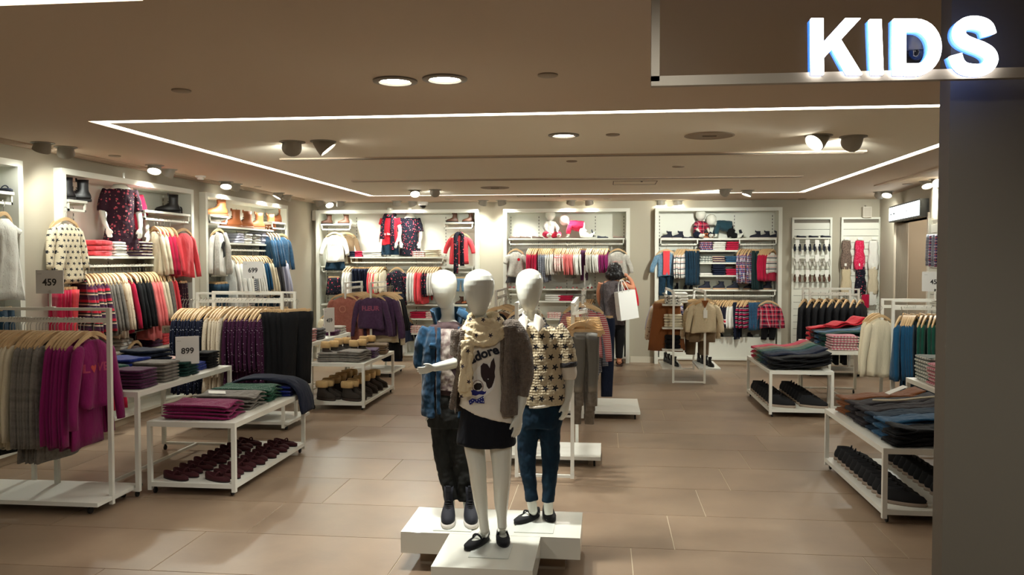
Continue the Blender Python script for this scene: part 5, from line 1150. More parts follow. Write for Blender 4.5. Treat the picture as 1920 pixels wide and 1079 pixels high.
# ---- right side tables
table(1.65, 2.28, 8.6, 9.95, .475, 'low white table of dark jeans with black sneakers beneath', shelf=.085)
table(2.31, 2.98, 8.95, 10.3, .64, 'taller white table of red and teal folded trousers')
table(1.67, 2.34, 5.2, 6.55, .46, 'low white table of brown and teal trousers over black sneakers near the pier', shelf=.085)
table(2.43, 3.05, 5.75, 7.05, .64, 'tall white table of checked shirts cut by the shopfront pier')
SN = [BLKS, RUBW, LACEB]; SNG = [BLKS, plain('rubber_taupe', (150, 132, 116), .6), LACEB]
od = ('first', 'second', 'third', 'fourth', 'fifth', 'sixth', 'seventh', 'eighth', 'ninth', 'tenth', 'eleventh', 'twelfth', 'thirteenth')
for col, xa in enumerate((1.8, 2.12)):
    for k in range(9): shoe('sneaker', (xa+.0*k, 8.75+.125*k, .085), radians(66), SNG, 'black sneaker under the dark jeans table, %s row, %s from the near end' % (('outer', 'inner')[col], od[k]), .29)
for col, xa in enumerate((1.84, 2.2)):
    for k in range(12): shoe('sneaker', (xa, 5.33+.1*k, .085), radians(68), SNG, 'black sneaker under the brown trousers table, %s row, %s from the near end' % (('outer', 'inner')[col], od[k]), .26)
def trous(x, y, z, n, mat, lab, L=.5, Wd=.17, rot=1.57, h=.022, wv=.012, cat='folded trousers'):
    """folded trousers stacked with the waist end thicker and wavy"""
    out = []
    for i in range(n):
        key = ('tr', L, Wd, i % 3, wv)
        if key not in GC:
            m = MB(); rg = random.Random(i % 3+5); ph = rg.uniform(0, 6); rings = []
            for k in range(17):
                t = k/16; y_ = (t-.5)*L; e = .6 if k in (0, 16) else 1; hh = .011*(1+.5*max(0, t-.6)); R_ = []
                cz = wv*sin(t*9+ph)+.11*max(0, t-.5)
                for j in range(14):
                    a = 2*pi*j/14; c_, s_ = cos(a), sin(a); R_.append(((Wd/2+.02*max(0, t-.6))*(abs(c_)**.4)*(1 if c_ > 0 else -1)*(1-.02*(1-e))+.006*sin(t*7+ph), y_, cz+hh*e*(abs(s_)**.6)*(1 if s_ > 0 else -1)+.003*sin(a*3+t*20)))
                rings.append(R_)
            m.loft(rings); GC[key] = m.mesh('folded_trousers', WHITE, True)
        o = put('folded_trousers', withmat(GC[key], mat), None, (x+random.uniform(-.008, .008), y+random.uniform(-.008, .008), z+.012+wv+i*h), rot+radians(random.uniform(-4, 4)))
        tag(o, lab, cat, 'stack of '+lab); out.append(o)
    return out
Z = .46     # near right table: waists to the pier
for (y, n, mt, lab) in ((6.36, 7, BROWN, 'rust brown folded trousers at the far end of the near right table'), (6.12, 7, C('charcoal', (50, 46, 50)), 'charcoal folded trousers beside the rust brown ones'), (5.9, 7, C('charcoal', (50, 46, 50)), 'charcoal folded trousers with white tape in the middle of the near right table'), (5.68, 7, C('ink', (14, 40, 60)), 'ink blue folded trousers on the near right table'), (5.5, 7, TEAL, 'teal folded trousers near the front of the near right table'), (5.32, 6, BLK, 'black folded trousers at the near end of the near right table')):
    trous(2.02, y, Z, n, mt, lab, L=.58, Wd=.19, rot=-1.57+.06, h=.017)
tag(MB().box(-.1, .1, -.02, .02, 0, .003).build('paper_tag', TAGW, None, loc=(2.08, 6.22, .66), rot=(.2, -.2, .6)), 'long white paper tag lying on the rust brown trousers', 'tag')
tag(MB().tube([(1.85, 6.0, .62), (2.0, 5.95, .63), (2.15, 5.97, .645), (2.28, 5.96, .66)], .008, 8, sub=3).build('drawstring', CREAM, None), 'cream drawstring across the charcoal trousers', 'cord')
for (y, n, mt, lab) in ((9.7, 8, CRIM, 'red folded jeans at the far end of the dark jeans table'), (9.5, 8, KHAKI, 'khaki folded jeans on the dark jeans table'), (9.3, 8, GREEN, 'bright green folded jeans on the dark jeans table'), (9.1, 8, DENIMD, 'dark denim folded jeans in the middle of the dark jeans table'), (8.92, 8, NAVY, 'navy folded jeans on the dark jeans table'), (8.74, 7, BLK, 'black folded jeans at the near end of the dark jeans table')):
    trous(1.97, y, .475, n, mt, lab, L=.6, Wd=.19, rot=-1.57+.05, h=.016)
for (y, n, mt, lab) in ((10.1, 8, RED, 'red folded trousers on the taller right table'), (9.92, 7, C('charcoal', (50, 46, 50)), 'charcoal folded trousers on the taller right table'), (9.72, 7, TEAL, 'teal folded trousers on the taller right table'), (9.52, 7, C('dark_green', (14, 56, 50)), 'bottle green folded trousers on the taller right table')):
    trous(2.65, y, .64, n, mt, lab, L=.55, Wd=.19, rot=-1.57, h=.02)
trous(2.75, 10.0, .8, 2, RED, 'red trousers heaped on top of the taller right table', L=.4, Wd=.22, rot=-1.2, wv=.02)
stack((2.5, 9.15, .64), 6, PLAIDP, 'pink checked folded shirt on the near end of the taller right table', .28, .26, .026, waves=.006); stack((2.83, 9.15, .64), 5, PLAIDG, 'green checked folded shirt on the near end of the taller right table', .26, .26, .026, waves=.006)
stack((2.6, 6.86, .64), 7, PLAIDG, 'green checked folded shirt beside the shopfront pier', .24, .28, .028, waves=.006); stack((2.58, 6.55, .64), 6, PLAIDP, 'pink checked folded shirt beside the shopfront pier', .24, .28, .028, waves=.006)
# ---- coat rack
ch = 1.2
xrack(2.78, 3.42, 11.75, 12.15, ch, 'white rack of black padded coats', base=(-.35, .38, -.25, .2))
rk(2.66, 3.5, 11.75, ch, [(9, 'jacket', C('black_coat', (16, 17, 22)), 'black padded coat on the rack before the slatted panels', dict(L=.62, W=.42, sl=.52))], 'coat rack', T=.14, face=60)
rk(2.75, 3.4, 12.15, ch, [(6, 'trousers', BLK, 'black trousers on the rear rail of the coat rack', dict(L=.9, W=.3))], 'coat rack', T=.06)
# ---- blue and green dress rack
xrack(2.8, 3.75, 8.5, 8.82, ch, 'white rack of cream, blue and green dresses', plate=False)
DG = 'blue dress rack'
rk(2.72, 2.78, 8.85, ch, [(2, 'top', CREAM, 'cream top with gold print at the left of the blue dress rack', dict(L=.58, W=.32, sl=.5))], DG, T=.06, face=30)
garment('top', CREAM, (2.72, 8.62, ch-.08), radians(14), 'cream top foremost at the left of the blue dress rack', W=.3, L=.56, sl=.5, T=.06)
g_ = garment('top', TEAL, (2.86, 8.45, RZ(ch)), radians(58), 'blue long dress with swing tag foremost on the blue dress rack', W=.36, L=.56, sl=.5, T=.1)
MB().box(-.03, .03, -.075, -.07, -.42, -.28).build('swing_tag', TAGW, g_); MB().tube([(.03, -.07, -.14), (0, -.078, -.2), (.0, -.074, -.29)], .002, 5, sub=3).build('tag_cord', plain('cord_white', (200, 200, 200), .7), g_)
rk(2.9, 3.02, 8.5, ch, [(7, 'dress', TEAL, 'blue long dress on the blue dress rack', dict(L=.64, W=.36, sl=.5))], DG, T=.06, face=62)
rk(3.05, 3.4, 8.5, ch, [(8, 'dress', GREEN, 'green long dress on the blue dress rack', dict(L=.6, W=.36, sl=.5))], DG, T=.06, face=62)
rk(3.0, 3.65, 8.82, ch, [(8, 'trousers', TEAL, 'blue trousers on the rear rail of the blue dress rack', dict(L=.8, W=.32))], DG, T=.05)
price((WY(1753, 540, 8.45).x, 8.45, ch), '459', radians(0), 'price sign 459 half hidden by the shopfront pier', ph=.09, w_=.24, h=.19)
# gloves on the right wall
for k in range(4):
    s_ = rs(1752)+.12*k; p = RA+RD*s_-RN*.05; z = WY(1752, 440, p.y).z
    R = empty('hanging_gloves', 'knitted gloves on the right wall hook beside the pier, %s' % od[k], 'gloves', (p.x, p.y, z), radians(-84))
    for sd in (-1, 1):
        m = MB(); m.tube([(sd*.035, 0, 0), (sd*.04, 0, -.12), (sd*.045, 0, -.3)], [.022, .028, .03], 10, sub=3, flat=.5)
        for q in range(4): m.tube([(sd*.045-.018+.012*q, 0, -.29), (sd*.045-.02+.013*q, 0, -.36)], .006, 6)
        m.build('glove', PLAIDB if k % 2 else STRN, R, smooth=True)
    MB().bar((0, .05, .01), (0, -.03, .01), .006).build('hook', CHROME, R)
# ================================================================== mannequins
def hand(mb, wrist, tip, side, curl=.25, spread=1.0, rw=None):
    """palm, four fingers and a thumb; side points to the thumb"""
    w_, t_ = V(wrist), V(tip); d = t_-w_; L = d.length; d.normalize(); s_ = V(side); s_ = (s_-d*s_.dot(d)).normalized(); n = s_.cross(d).normalized()
    rw = rw or L*.14; rings = []
    for t, hw, ht in ((-.08, rw, rw), (.02, rw*1.05, rw*.95), (.15, L*.2, L*.105), (.32, L*.235, L*.1), (.46, L*.24, L*.085), (.52, L*.22, L*.07)):
        rings.append([w_+d*L*t+s_*hw*cos(2*pi*j/14)+n*ht*sin(2*pi*j/14) for j in range(14)])
    mb.loft(rings)
    for k, (o, ln) in enumerate(((.165, .44), (.058, .49), (-.052, .46), (-.16, .36))):
        b = w_+d*L*.44+s_*L*o; f = L*ln; dd = (d+s_*(o*.35*spread)).normalized()
        p1 = b+dd*f*.42-n*f*.04*curl*4; p2 = p1+(dd-n*curl*1.2).normalized()*f*.34; p3 = p2+(dd-n*curl*2.4).normalized()*f*.26
        r = L*.049; mb.tube([b, p1, p2, p3], [r*1.05, r, r*.92, r*.75], 10, sub=2, caps=True)
    b = w_+d*L*.12+s_*L*.13; p1 = b+(d*.75+s_*.6-n*.15).normalized()*L*.2; p2 = p1+(d*.95+s_*.25-n*.3).normalized()*L*.16; p3 = p2+(d-n*.4).normalized()*L*.1
    mb.tube([b, p1, p2, p3], [L*.075, L*.06, L*.053, L*.042], 10, sub=2, caps=True)
def egg(mb, c, wd, ht, face=V((0, -1, 0)), tilt=0):
    prof = [(0, .16), (.03, .36), (.09, .5), (.18, .65), (.3, .8), (.42, .9), (.54, .97), (.66, 1.0), (.77, .97), (.87, .84), (.94, .62), (.985, .32), (1, .08)]
    fx = V((-face.y, face.x, 0)); rings = []
    for t, r in prof:
        cc = V(c)+V((0, 0, (t-.5)*ht))+face*(.012*(1-t)-.012*t*1.6); rings.append([cc+fx*(wd/2*r*cos(a))+face*(wd/2*r*1.16*sin(a)) for a in [2*pi*j/28 for j in range(28)]])
    mb.loft(rings)
def trunk(mb, rows, n=28, tilt=None, pw=1.0):
    """horizontal oval sections: (centre, rx, ry[, tilt])"""
    rings = []
    for r in rows:
        c, rx, ry = r[:3]; tl = r[3] if len(r) > 3 else 0; wav = r[4] if len(r) > 4 else 0
        rings.append([c+V((rx*cos(a), ry*sin(a), tl*rx*cos(a)+wav*sin(5*a+1))) for a in [2*pi*j/n for j in range(n)]])
    mb.loft(rings)
def openshell(mb, rows, th=.011, n=34):
    """jacket body open at the front: (centre, rx, ry, a0, a1) angles in degrees, -90 = front"""
    rings = []
    for c, rx, ry, a0, a1 in rows:
        out = [c+V((rx*cos(a), ry*sin(a), 0)) for a in [radians(a0+(a1-a0)*k/n) for k in range(n+1)]]
        inn = [c+V(((rx-th)*cos(a), (ry-th)*sin(a), 0)) for a in [radians(a1+(a0-a1)*k/n) for k in range(n+1)]]
        rings.append(out+inn)
    mb.loft(rings)
def settle(root, objs):
    for o in objs:
        o.data.transform(Matrix.Translation(-root.location)) if o.data else None
def foot(mb, ank, heel, toe, w_=.034):
    a, h, t = V(ank), V(heel), V(toe); d = (t-h); L = d.length; d.normalize(); s_ = V((-d.y, d.x, 0)).normalized(); rings = []
    for k, hw, zt in ((.02, .016, .03), (.1, .022, .045), (.28, .024, .05), (.5, .027, .035), (.7, .031, .024), (.88, .026, .018), (.98, .012, .012)):
        c = h+d*L*k; rings.append([c+s_*hw*cos(q)+V((0, 0, zt/2+zt/2*sin(q))) for q in [2*pi*j/14 for j in range(14)]])
    mb.loft(rings); mb.tube([a, h+d*L*.24+V((0, 0, .03))], [.023, .024], 14)
    return L, atan2(d.x, -d.y)
def mannequin_shoes(root, kind, feet, mats, L=.21, dz=0):
    for h, t in feet:
        h, t = V(h), V(t); d = (t-h).normalized(); c = h+d*(t-h).length*.5; r = atan2(d.x, -d.y)
        s_ = shoe(kind, c-root.location+V((0, 0, dz)), r, mats, '', L, parent=root)
def proj_cast(bv, off=.0035):
    def f(px, py):
        d = ray(px, py).normalized(); h = bv.ray_cast(CAM, d)
        if h[0] is None: return None
        n = h[1] if h[1].dot(d) < 0 else -h[1]
        return h[0]+n*off*.4-d*off
    return f
def print_polys(root, o, polys, mat, name='print', off=.0035):
    f = proj_cast(obj_bvh(o), off); me = conform(poly_mesh(polys), lambda c_: f(c_.x, c_.y) if 1 else None, maxedge=3.0)
    me.materials.append(mat); p = put(name, me, root); return p
def print_text(root, o, s, size, cx, cy, ang, mat, bold=0, arc=0, off=.0035):
    f = proj_cast(obj_bvh(o), off); me = text_mesh(s, size, bold, 0)
    def c_(v):
        x, y = v.x, v.y
        if arc: y += -arc*x*x
        a = radians(ang); return f(cx+x*cos(a)-y*sin(a), cy-x*sin(a)-y*cos(a))
    conform(me, c_, maxedge=3.0); me.materials.clear(); me.materials.append(mat); return put('print', me, root)
PLAT = .2
# ---- platform
R = empty('mannequin_platform', 'glossy white stepped platform carrying the three front mannequins', 'platform', (-.56, 4.14, 0))
pw = plain('platform_white_lacquer', (226, 224, 212), .22, coat=.3)
MB().box(-.48, .44, .0, .43, .09, PLAT).build('rear_slab', pw, R); MB().box(-.225, .24, -.46, -.002, .09, PLAT).build('front_slab', pw, R)
MB().box(-.40, .36, .1, .36, 0, .09).build('plinth', plain('plinth_beige', (150, 132, 112), .6), R); MB().box(-.15, .17, -.38, .1, 0, .09).build('plinth', plain('plinth_beige', (150, 132, 112), .6), R)
gp = plain('glass_base_plate', (214, 216, 208), .08)
for x, y, w2, d2 in ((-.22, .03, .2, .18), (.2, .05, .2, .18), (.02, -.33, .19, .2)): MB().box(x-w2/2, x+w2/2, y, y+d2, PLAT+.0005, PLAT+.004).build('mannequin_base', gp, R)
# ================= front girl
Y = 3.95; J = lambda px, py, y=None: WY(px, py, y or Y)
m = MB()
egg(m, J(898, 549), .150, .226)
m.tube([J(899, 585, Y+.02), J(903, 606, Y+.02), J(905, 622, Y+.01)], [.031, .034, .05], 18, sub=2)
tr = [(J(905, 600), .036, .036), (J(906, 608), .05, .045), (J(907, 616), .092, .058), (J(908, 628), .112, .068), (J(909, 655), .110, .076), (J(909, 695), .098, .072), (J(909, 735), .09, .068), (J(911, 765), .103, .078), (J(912, 800), .116, .084), (J(912, 822), .112, .08)]
trunk(m, tr)
m.tube([J(888, 800), J(889, 832, Y-.005), J(895, 878, Y-.01), J(897, 902), J(901, 937, Y+.015), J(906, 973, Y+.02), J(909, 998, Y+.02)], [.062, .052, .043, .040, .035, .024, .023], 18, sub=3)
m.tube([J(938, 800), J(939, 834, Y-.005), J(941, 878, Y-.01), J(941, 902, Y-.01), J(940, 937, Y+.015), J(941, 973, Y+.03), J(942, 990, Y+.03)], [.064, .055, .046, .042, .036, .024, .023], 18, sub=3)
fl = (WZ(915, 1011, PLAT+.004), WZ(872, 1034, PLAT+.004)); fr_ = (WZ(940, 1003, PLAT+.004), WZ(948, 1040, PLAT+.004))
fr_ = (fr_[0], fr_[0]+(fr_[1]-fr_[0]).normalized()*.195); fl = (fl[0], fl[0]+(fl[1]-fl[0]).normalized()*.195)
foot(m, J(909, 995, Y+.02), *fl); foot(m, J(942, 987, Y+.03), *fr_)
m.tube([J(960, 620), J(975, 650), J(984, 700, Y+.01), J(980, 740), J(973, 776, Y-.02)], [.036, .033, .03, .026, .019], 14, sub=3)
hand(m, J(973, 778, Y-.02), J(968, 830, Y-.03), V((-.6, -1, 0)), .35)
m.tube([J(866, 625), J(862, 650, Y-.01), J(862, 676, Y-.02), J(838, 685, Y-.09), J(812, 690, Y-.15)], [.036, .032, .029, .025, .018], 14, sub=3)
hand(m, J(813, 690, Y-.15), J(781, 699, Y-.21), V((.1, -.4, 1)), .3)
root = empty('mannequin', 'faceless white girl mannequin in front, with cream scarf, grey cardigan and dark skirt', 'mannequin', (-.56, 3.95, PLAT+.004))
parts = [remeshed('body', m, GLOSSW, .0036, 3, root)]
m = MB(); tee = plain('cotton_white', (232, 222, 206), .85, bump=.1, bscale=40)
trunk(m, [(J(906, 611), .062, .06), (J(907, 617), .1, .068), (J(908, 629), .122, .078), (J(909, 655), .121, .088), (J(910, 695), .116, .088), (J(911, 735), .120, .09, -.04), (J(912, 762), .130, .1, -.16), (J(913, 776), .138, .108, -.30, .002)])
for a, b in ((J(868, 624), J(860, 650, Y-.01)), (J(958, 620), J(975, 650))): m.tube([a, b], [.038, .036], 14)
ts = remeshed('t_shirt', m, tee, .0055, 3, root, .004, .06); parts.append(ts)
m = MB(); trunk(m, [(J(911, 748), .108, .085), (J(911, 765), .12, .093), (J(912, 800), .135, .103), (J(912, 818), .142, .108), (J(912, 830), .146, .112, .0, .003), (J(912, 834), .140, .106, 0, .003)])
parts.append(remeshed('skirt', m, C('skirt_navy_black', (14, 16, 24)), .006, 3, root, .004, .08))
m = MB(); CK = C('cardigan_knit', (104, 92, 82), 'heather', (124, 110, 98), s=60, knit=120)
openshell(m, [(J(906, 606), .075, .07, -40, 215), (J(907, 614), .112, .08, -42, 212), (J(908, 628), .135, .09, -46, 206), (J(909, 655), .138, .1, -50, 203), (J(910, 695), .142, .106, -52, 202), (J(911, 735), .152, .11, -54, 200), (J(913, 760), .160, .116, -56, 199), (J(914, 776), .163, .118, -57, 199)], .012)
m.tube([J(944, 619), J(962, 617), J(976, 640), J(983, 670, Y+.01), J(985, 700, Y+.01), J(982, 725, Y+.005), J(978, 743)], [.04, .05, .045, .043, .042, .040, .036], 16, sub=2)
m.tube([J(864, 622), J(860, 648, Y-.01), J(860, 668, Y-.015)], [.046, .044, .04], 16, sub=2)
m.tube([J(956, 618), J(962, 642), J(964, 660)], [.05, .05, .04], 16, sub=2, caps=True)
for px, pts in ((0, [(948, 612, -.095), (951, 640, -.1), (950, 690, -.1), (948, 735, -.1), (944, 774, -.1)]), (1, [(868, 618, -.07), (866, 650, -.075), (860, 700, -.06), (850, 745, -.06), (846, 770, -.06)])):
    m.tube([J(a, b, Y+c_) for a, b, c_ in pts], [.014, .016, .017, .018, .018], 10, sub=3, flat=.6)
parts.append(remeshed('cardigan', m, CK, .0055, 3, root, .006, .07))
m = MB()
for k, (rx, ry, cz, tl, r) in enumerate(((.06, .058, 598, .014, .018), (.074, .072, 606, .02, .021), (.09, .088, 615, .026, .021), (.1, .1, 625, .03, .019))):
    c = J(906+k*1.0, cz, Y-.005); m.tube([c+V((rx*cos(a), ry*sin(a), tl*sin(a)+.008*sin(3*a+k))) for a in [2*pi*j/26 for j in range(27)]], r, 12)
m.tube([J(876, 640, Y-.1), J(873, 665, Y-.115), J(872, 700, Y-.12), J(871, 736, Y-.12)], [.03, .024, .026, .032], 14, sub=3, flat=.55)
m.tube([J(884, 640, Y-.1), J(880, 680, Y-.12), J(880, 728, Y-.125)], [.02, .016, .02], 12, sub=3, flat=.6)
for k in range(9): m.tube([J(863+k*2.6, 734, Y-.122), J(862+k*2.7, 746, Y-.125)], .0035, 6)
sc = remeshed('scarf', m, C('scarf_cream', (236, 216, 176), 'stars', (50, 40, 56), s=15, thr=.5, fold=.9), .004, 1, root, .007, .028); parts.append(sc)
ink = plain('tee_ink', (18, 20, 34), .7)
parts.append(print_text(root, ts, 'adore', 24, 907, 664, 21, ink, .95, .003))
U = lambda pts: [[(770+.1946*a, 640+.1946*b) for a, b in pts]]
OV = lambda cx, cy, rx, ry, n=18: [(cx+rx*cos(2*pi*k/n), cy+ry*sin(2*pi*k/n)) for k in range(n)]
parts.append(print_polys(root, ts, U([(585, 330), (615, 300), (650, 250), (680, 225), (740, 222), (775, 205), (812, 250), (812, 420), (790, 470), (735, 520), (700, 545), (610, 545), (585, 500), (580, 420)]), plain('print_white', (238, 234, 226), .8), off=.003))
dark = plain('print_brown_black', (44, 28, 28), .8)
parts.append(print_polys(root, ts, U([(675, 240), (700, 212), (738, 222), (762, 262), (772, 205), (800, 160), (816, 240), (808, 300), (812, 345), (798, 400), (780, 445), (752, 462), (734, 440), (724, 400), (700, 380), (680, 340), (675, 300)])+U(OV(594, 352, 13, 24)), dark, off=.0045))
parts.append(print_polys(root, ts, U(OV(648, 440, 56, 66)), plain('print_muzzle', (170, 150, 138), .8), off=.0045))
parts.append(print_polys(root, ts, U(OV(648, 436, 44, 54)), plain('print_white', (238, 234, 226), .8), off=.0052))
parts.append(print_polys(root, ts, U([(610, 425), (640, 402), (680, 407), (692, 440), (668, 470), (630, 474), (612, 455)])+U(OV(742, 372, 20, 20)), plain('print_nose', (26, 14, 12), .6), off=.006))
bl = plain('print_blue', (16, 24, 112), .7)
parts.append(print_polys(root, ts, U([(580, 480), (612, 468), (650, 484), (690, 478), (715, 490), (728, 478), (722, 502), (700, 517), (660, 512), (632, 526), (600, 522), (583, 507)])+U([(560, 575), (596, 552), (640, 564), (702, 526), (712, 600), (652, 598), (612, 590), (572, 616)]), bl, off=.006))
parts.append(print_polys(root, ts, [OV(770+.1946*a, 640+.1946*b, .9, .9, 8) for a, b in ((582, 590), (600, 572), (620, 585), (640, 575), (660, 590), (664, 565), (684, 552), (684, 580), (700, 545), (700, 585), (610, 602), (746, 366))], plain('print_dot', (232, 232, 236), .7), off=.0075))
settle(root, parts)
BS = [plain('black_suede', (14, 14, 20), .85), plain('sole_black', (14, 14, 16), .6)]
mannequin_shoes(root, 'flat', [(fl[0]-(fl[1]-fl[0])*.04, fl[1]+(fl[1]-fl[0])*.02), (fr_[0]-(fr_[1]-fr_[0])*.04, fr_[1]+(fr_[1]-fr_[0])*.02)], BS, .215)
# ================= boy on the left
Y = 4.40
m = MB(); egg(m, J(833, 543), .142, .212, V((.35, -.94, 0)))
m.tube([J(838, 570, Y+.01), J(840, 592, Y+.02), J(838, 612, Y+.02)], [.04, .036, .045], 18, sub=2)
trunk(m, [(J(839, 598, Y+.02), .036, .036), (J(838, 608, Y+.01), .07, .05), (J(838, 616), .105, .062), (J(838, 632), .115, .072), (J(838, 670), .108, .074), (J(839, 720), .1, .07), (J(841, 752), .105, .078), (J(842, 780), .11, .08)])
for a in ([(827, 780), (834, 850), (838, 885), (846, 938), (846, 960)], [(858, 780), (865, 850), (868, 885), (874, 938), (877, 960)]): m.tube([J(p, q, Y-.005*i) for i, (p, q) in enumerate(a)], [.055, .045, .036, .02, .018], 14, sub=2)
m.tube([J(804, 625), J(797, 660, Y+.01), J(797, 695, Y+.03), J(800, 725, Y+.02), J(803, 750, Y)], [.034, .03, .028, .024, .018], 14, sub=2)
hand(m, J(803, 750, Y), J(805, 792, Y-.01), V((.5, -1, 0)), .3)
m.tube([J(872, 625), J(880, 660, Y+.01), J(880, 695, Y+.04), J(874, 740, Y+.04)], [.034, .03, .028, .02], 14, sub=2)
hand(m, J(874, 740, Y+.04), J(872, 780, Y+.03), V((-.5, -1, 0)), .3)
f1 = (WZ(843, 966, PLAT+.012), WZ(838, 990, PLAT+.012)); f2 = (WZ(880, 966, PLAT+.012), WZ(885, 990, PLAT+.012))
root = empty('mannequin', 'faceless white boy mannequin in an open denim jacket and black trousers', 'mannequin', (-.79, 4.4, PLAT+.004))
parts = [remeshed('body', m, GLOSSW, .0045, 3, root)]
m = MB(); trunk(m, [(J(838, 603, Y+.01), .055, .05), (J(838, 610), .09, .062), (J(838, 620), .113, .072), (J(838, 640), .12, .084), (J(838, 680), .118, .086), (J(839, 720), .115, .086), (J(839, 738), .116, .086)])
ts = remeshed('t_shirt', m, C('tee_umber', (56, 40, 42), 'heather', (70, 52, 52), s=20), .0055, 3, root, .004, .06); parts.append(ts)
parts.append(print_polys(root, ts, [[(826, 617), (851, 617), (852, 650), (850, 676), (825, 676)]], C('photo_print', (208, 196, 186), 'heather', (112, 84, 84), s=26)))
parts.append(print_text(root, ts, 'KAY', 12, 838, 683, 2, plain('print_dot', (232, 232, 236), .7), .25))
parts.append(print_polys(root, ts, [[(816, 706), (830, 690), (846, 695), (856, 712), (852, 735), (818, 731)]], C('photo_print2', (186, 174, 160), 'heather', (84, 58, 62), s=30)))
m = MB()
openshell(m, [(J(838, 606, Y+.01), .06, .055, -30, 225), (J(838, 612, Y), .095, .068, -45, 232), (J(838, 624), .125, .082, -52, 246), (J(838, 645), .133, .092, -56, 249), (J(838, 690), .136, .098, -57, 249), (J(838, 740), .14, .1, -58, 247), (J(839, 768), .142, .1, -58, 246), (J(839, 780), .14, .099, -58, 245)], .012)
m.tube([J(805, 618), J(795, 640, Y+.0), J(790, 665, Y+.02), J(791, 690, Y+.02)], [.045, .046, .043, .038], 16, sub=2); m.tube([J(872, 618), J(882, 640), J(886, 670, Y+.03), J(884, 700, Y+.03)], [.045, .046, .043, .038], 16, sub=2)
for pz_ in ((814, 648), (813, 690)):     # chest and side pocket flaps stand proud
    c = J(*pz_, Y-.088); m.box(c.x-.026, c.x+.02, c.y-.01, c.y+.02, c.z-.012, c.z+.008)
m.tube([J(823, 614, Y-.075), J(822, 650, Y-.095), J(822, 700, Y-.1), J(822, 745, Y-.1), J(823, 778, Y-.098)], [.013]*5, 8, sub=3, flat=.6)
parts.append(remeshed('denim_jacket', m, C('jacket_denim', (14, 62, 92), 'heather', (10, 46, 72), s=30), .005, 2, root, .006, .06))
m = MB()     # stand collar, dark inside half and pale half
rings = []
for k, (cz, rx, ry) in enumerate(((612, .074, .066), (600, .082, .074), (588, .092, .08), (580, .1, .084))):
    c = J(840, cz, Y+.012); rings.append([c+V((rx*cos(a), ry*sin(a), .012*sin(a))) for a in [radians(-18+245*q/20) for q in range(21)]]+[c+V(((rx-.01)*cos(a), (ry-.01)*sin(a), .012*sin(a))) for a in [radians(227-245*q/20) for q in range(21)]])
m.loft(rings)
m.tube([J(858, 584, Y-.03), J(872, 592, Y-.06), J(882, 604, Y-.075)], [.02, .026, .01], 10, sub=3, flat=.4)
parts.append(remeshed('jacket_collar', m, C('jacket_denim_collar', (24, 66, 94)), .005, 2, root))
m = MB()
trunk(m, [(J(840, 730), .106, .082), (J(841, 755), .113, .086), (J(842, 778), .118, .088), (J(842, 800), .115, .085)])
for a in ([(827, 785), (831, 840), (836, 880), (843, 915), (847, 938)], [(858, 785), (863, 840), (867, 880), (871, 915), (874, 940)]): m.tube([J(p, q, Y-.005*i) for i, (p, q) in enumerate(a)], [.062, .056, .049, .043, .04], 16, sub=3)
parts.append(remeshed('trousers', m, C('trousers_charcoal', (30, 30, 28)), .0055, 2, root, .007, .05))
settle(root, parts); mannequin_shoes(root, 'boot', [f1, f2], [plain('canvas_black_blue', (26, 26, 36), .8), RUBW, LACEB], .24, -.008)
# ================= girl on the right
Y = 4.38
m = MB(); egg(m, J(992, 544), .146, .226, V((-.1, -.99, 0)))
m.tube([J(994, 580, Y+.01), J(997, 600, Y+.02), J(999, 616, Y+.02)], [.033, .034, .045], 18, sub=2)
trunk(m, [(J(997, 598, Y+.02), .034, .034), (J(999, 606, Y+.01), .06, .05), (J(1002, 613), .1, .06), (J(1004, 628), .118, .07), (J(1006, 665), .112, .076), (J(1010, 715), .1, .072), (J(1012, 745), .106, .078), (J(1013, 775), .115, .084), (J(1012, 795), .11, .08)])
for a in ([(993, 785), (989, 850), (990, 885), (996, 935), (1000, 962)], [(1030, 785), (1032, 850), (1031, 885), (1028, 935), (1029, 965)]): m.tube([J(p, q, Y-.004*i) for i, (p, q) in enumerate(a)], [.055, .043, .036, .028, .023], 14, sub=2)
m.tube([J(1044, 620), J(1060, 655), J(1068, 700, Y+.01), J(1067, 730), J(1063, 752, Y-.02)], [.034, .031, .028, .023, .018], 14, sub=2)
hand(m, J(1063, 752, Y-.02), J(1057, 795, Y-.03), V((-.6, -1, 0)), .35)
m.tube([J(963, 622), J(955, 655), J(952, 700, Y+.03), J(960, 745, Y+.02)], [.034, .031, .028, .018], 14, sub=2); hand(m, J(960, 745, Y+.02), J(966, 786, Y), V((.5, -1, 0)), .3)
f1 = (WZ(1009, 968, PLAT+.004), WZ(962, 986, PLAT+.004)); f2 = (WZ(1024, 960, PLAT+.004), WZ(1040, 992, PLAT+.004))
f1 = (f1[0], f1[0]+(f1[1]-f1[0]).normalized()*.195); f2 = (f2[0], f2[0]+(f2[1]-f2[0]).normalized()*.195)
foot(m, J(1000, 958, Y-.0), *f1); foot(m, J(1029, 958, Y-.0), *f2)
root = empty('mannequin', 'faceless white girl mannequin in a starred sweater with blue jeans, nearest the shopfront pier', 'mannequin', (-.4, 4.38, PLAT+.004))
parts = [remeshed('body', m, GLOSSW, .004, 3, root)]
m = MB(); trunk(m, [(J(1000, 608, Y), .075, .07), (J(1002, 613), .108, .075), (J(1004, 624), .128, .084), (J(1005, 645), .132, .095), (J(1007, 680), .130, .1), (J(1011, 720), .132, .1), (J(1014, 745), .136, .1), (J(1015, 757), .132, .098, .0, .004)])
m.tube([J(1040, 616), J(1052, 632), J(1060, 655), J(1064, 682)], [.05, .053, .052, .05], 16, sub=2); m.tube([J(968, 616), J(960, 640), J(955, 670)], [.05, .052, .05], 16, sub=2)
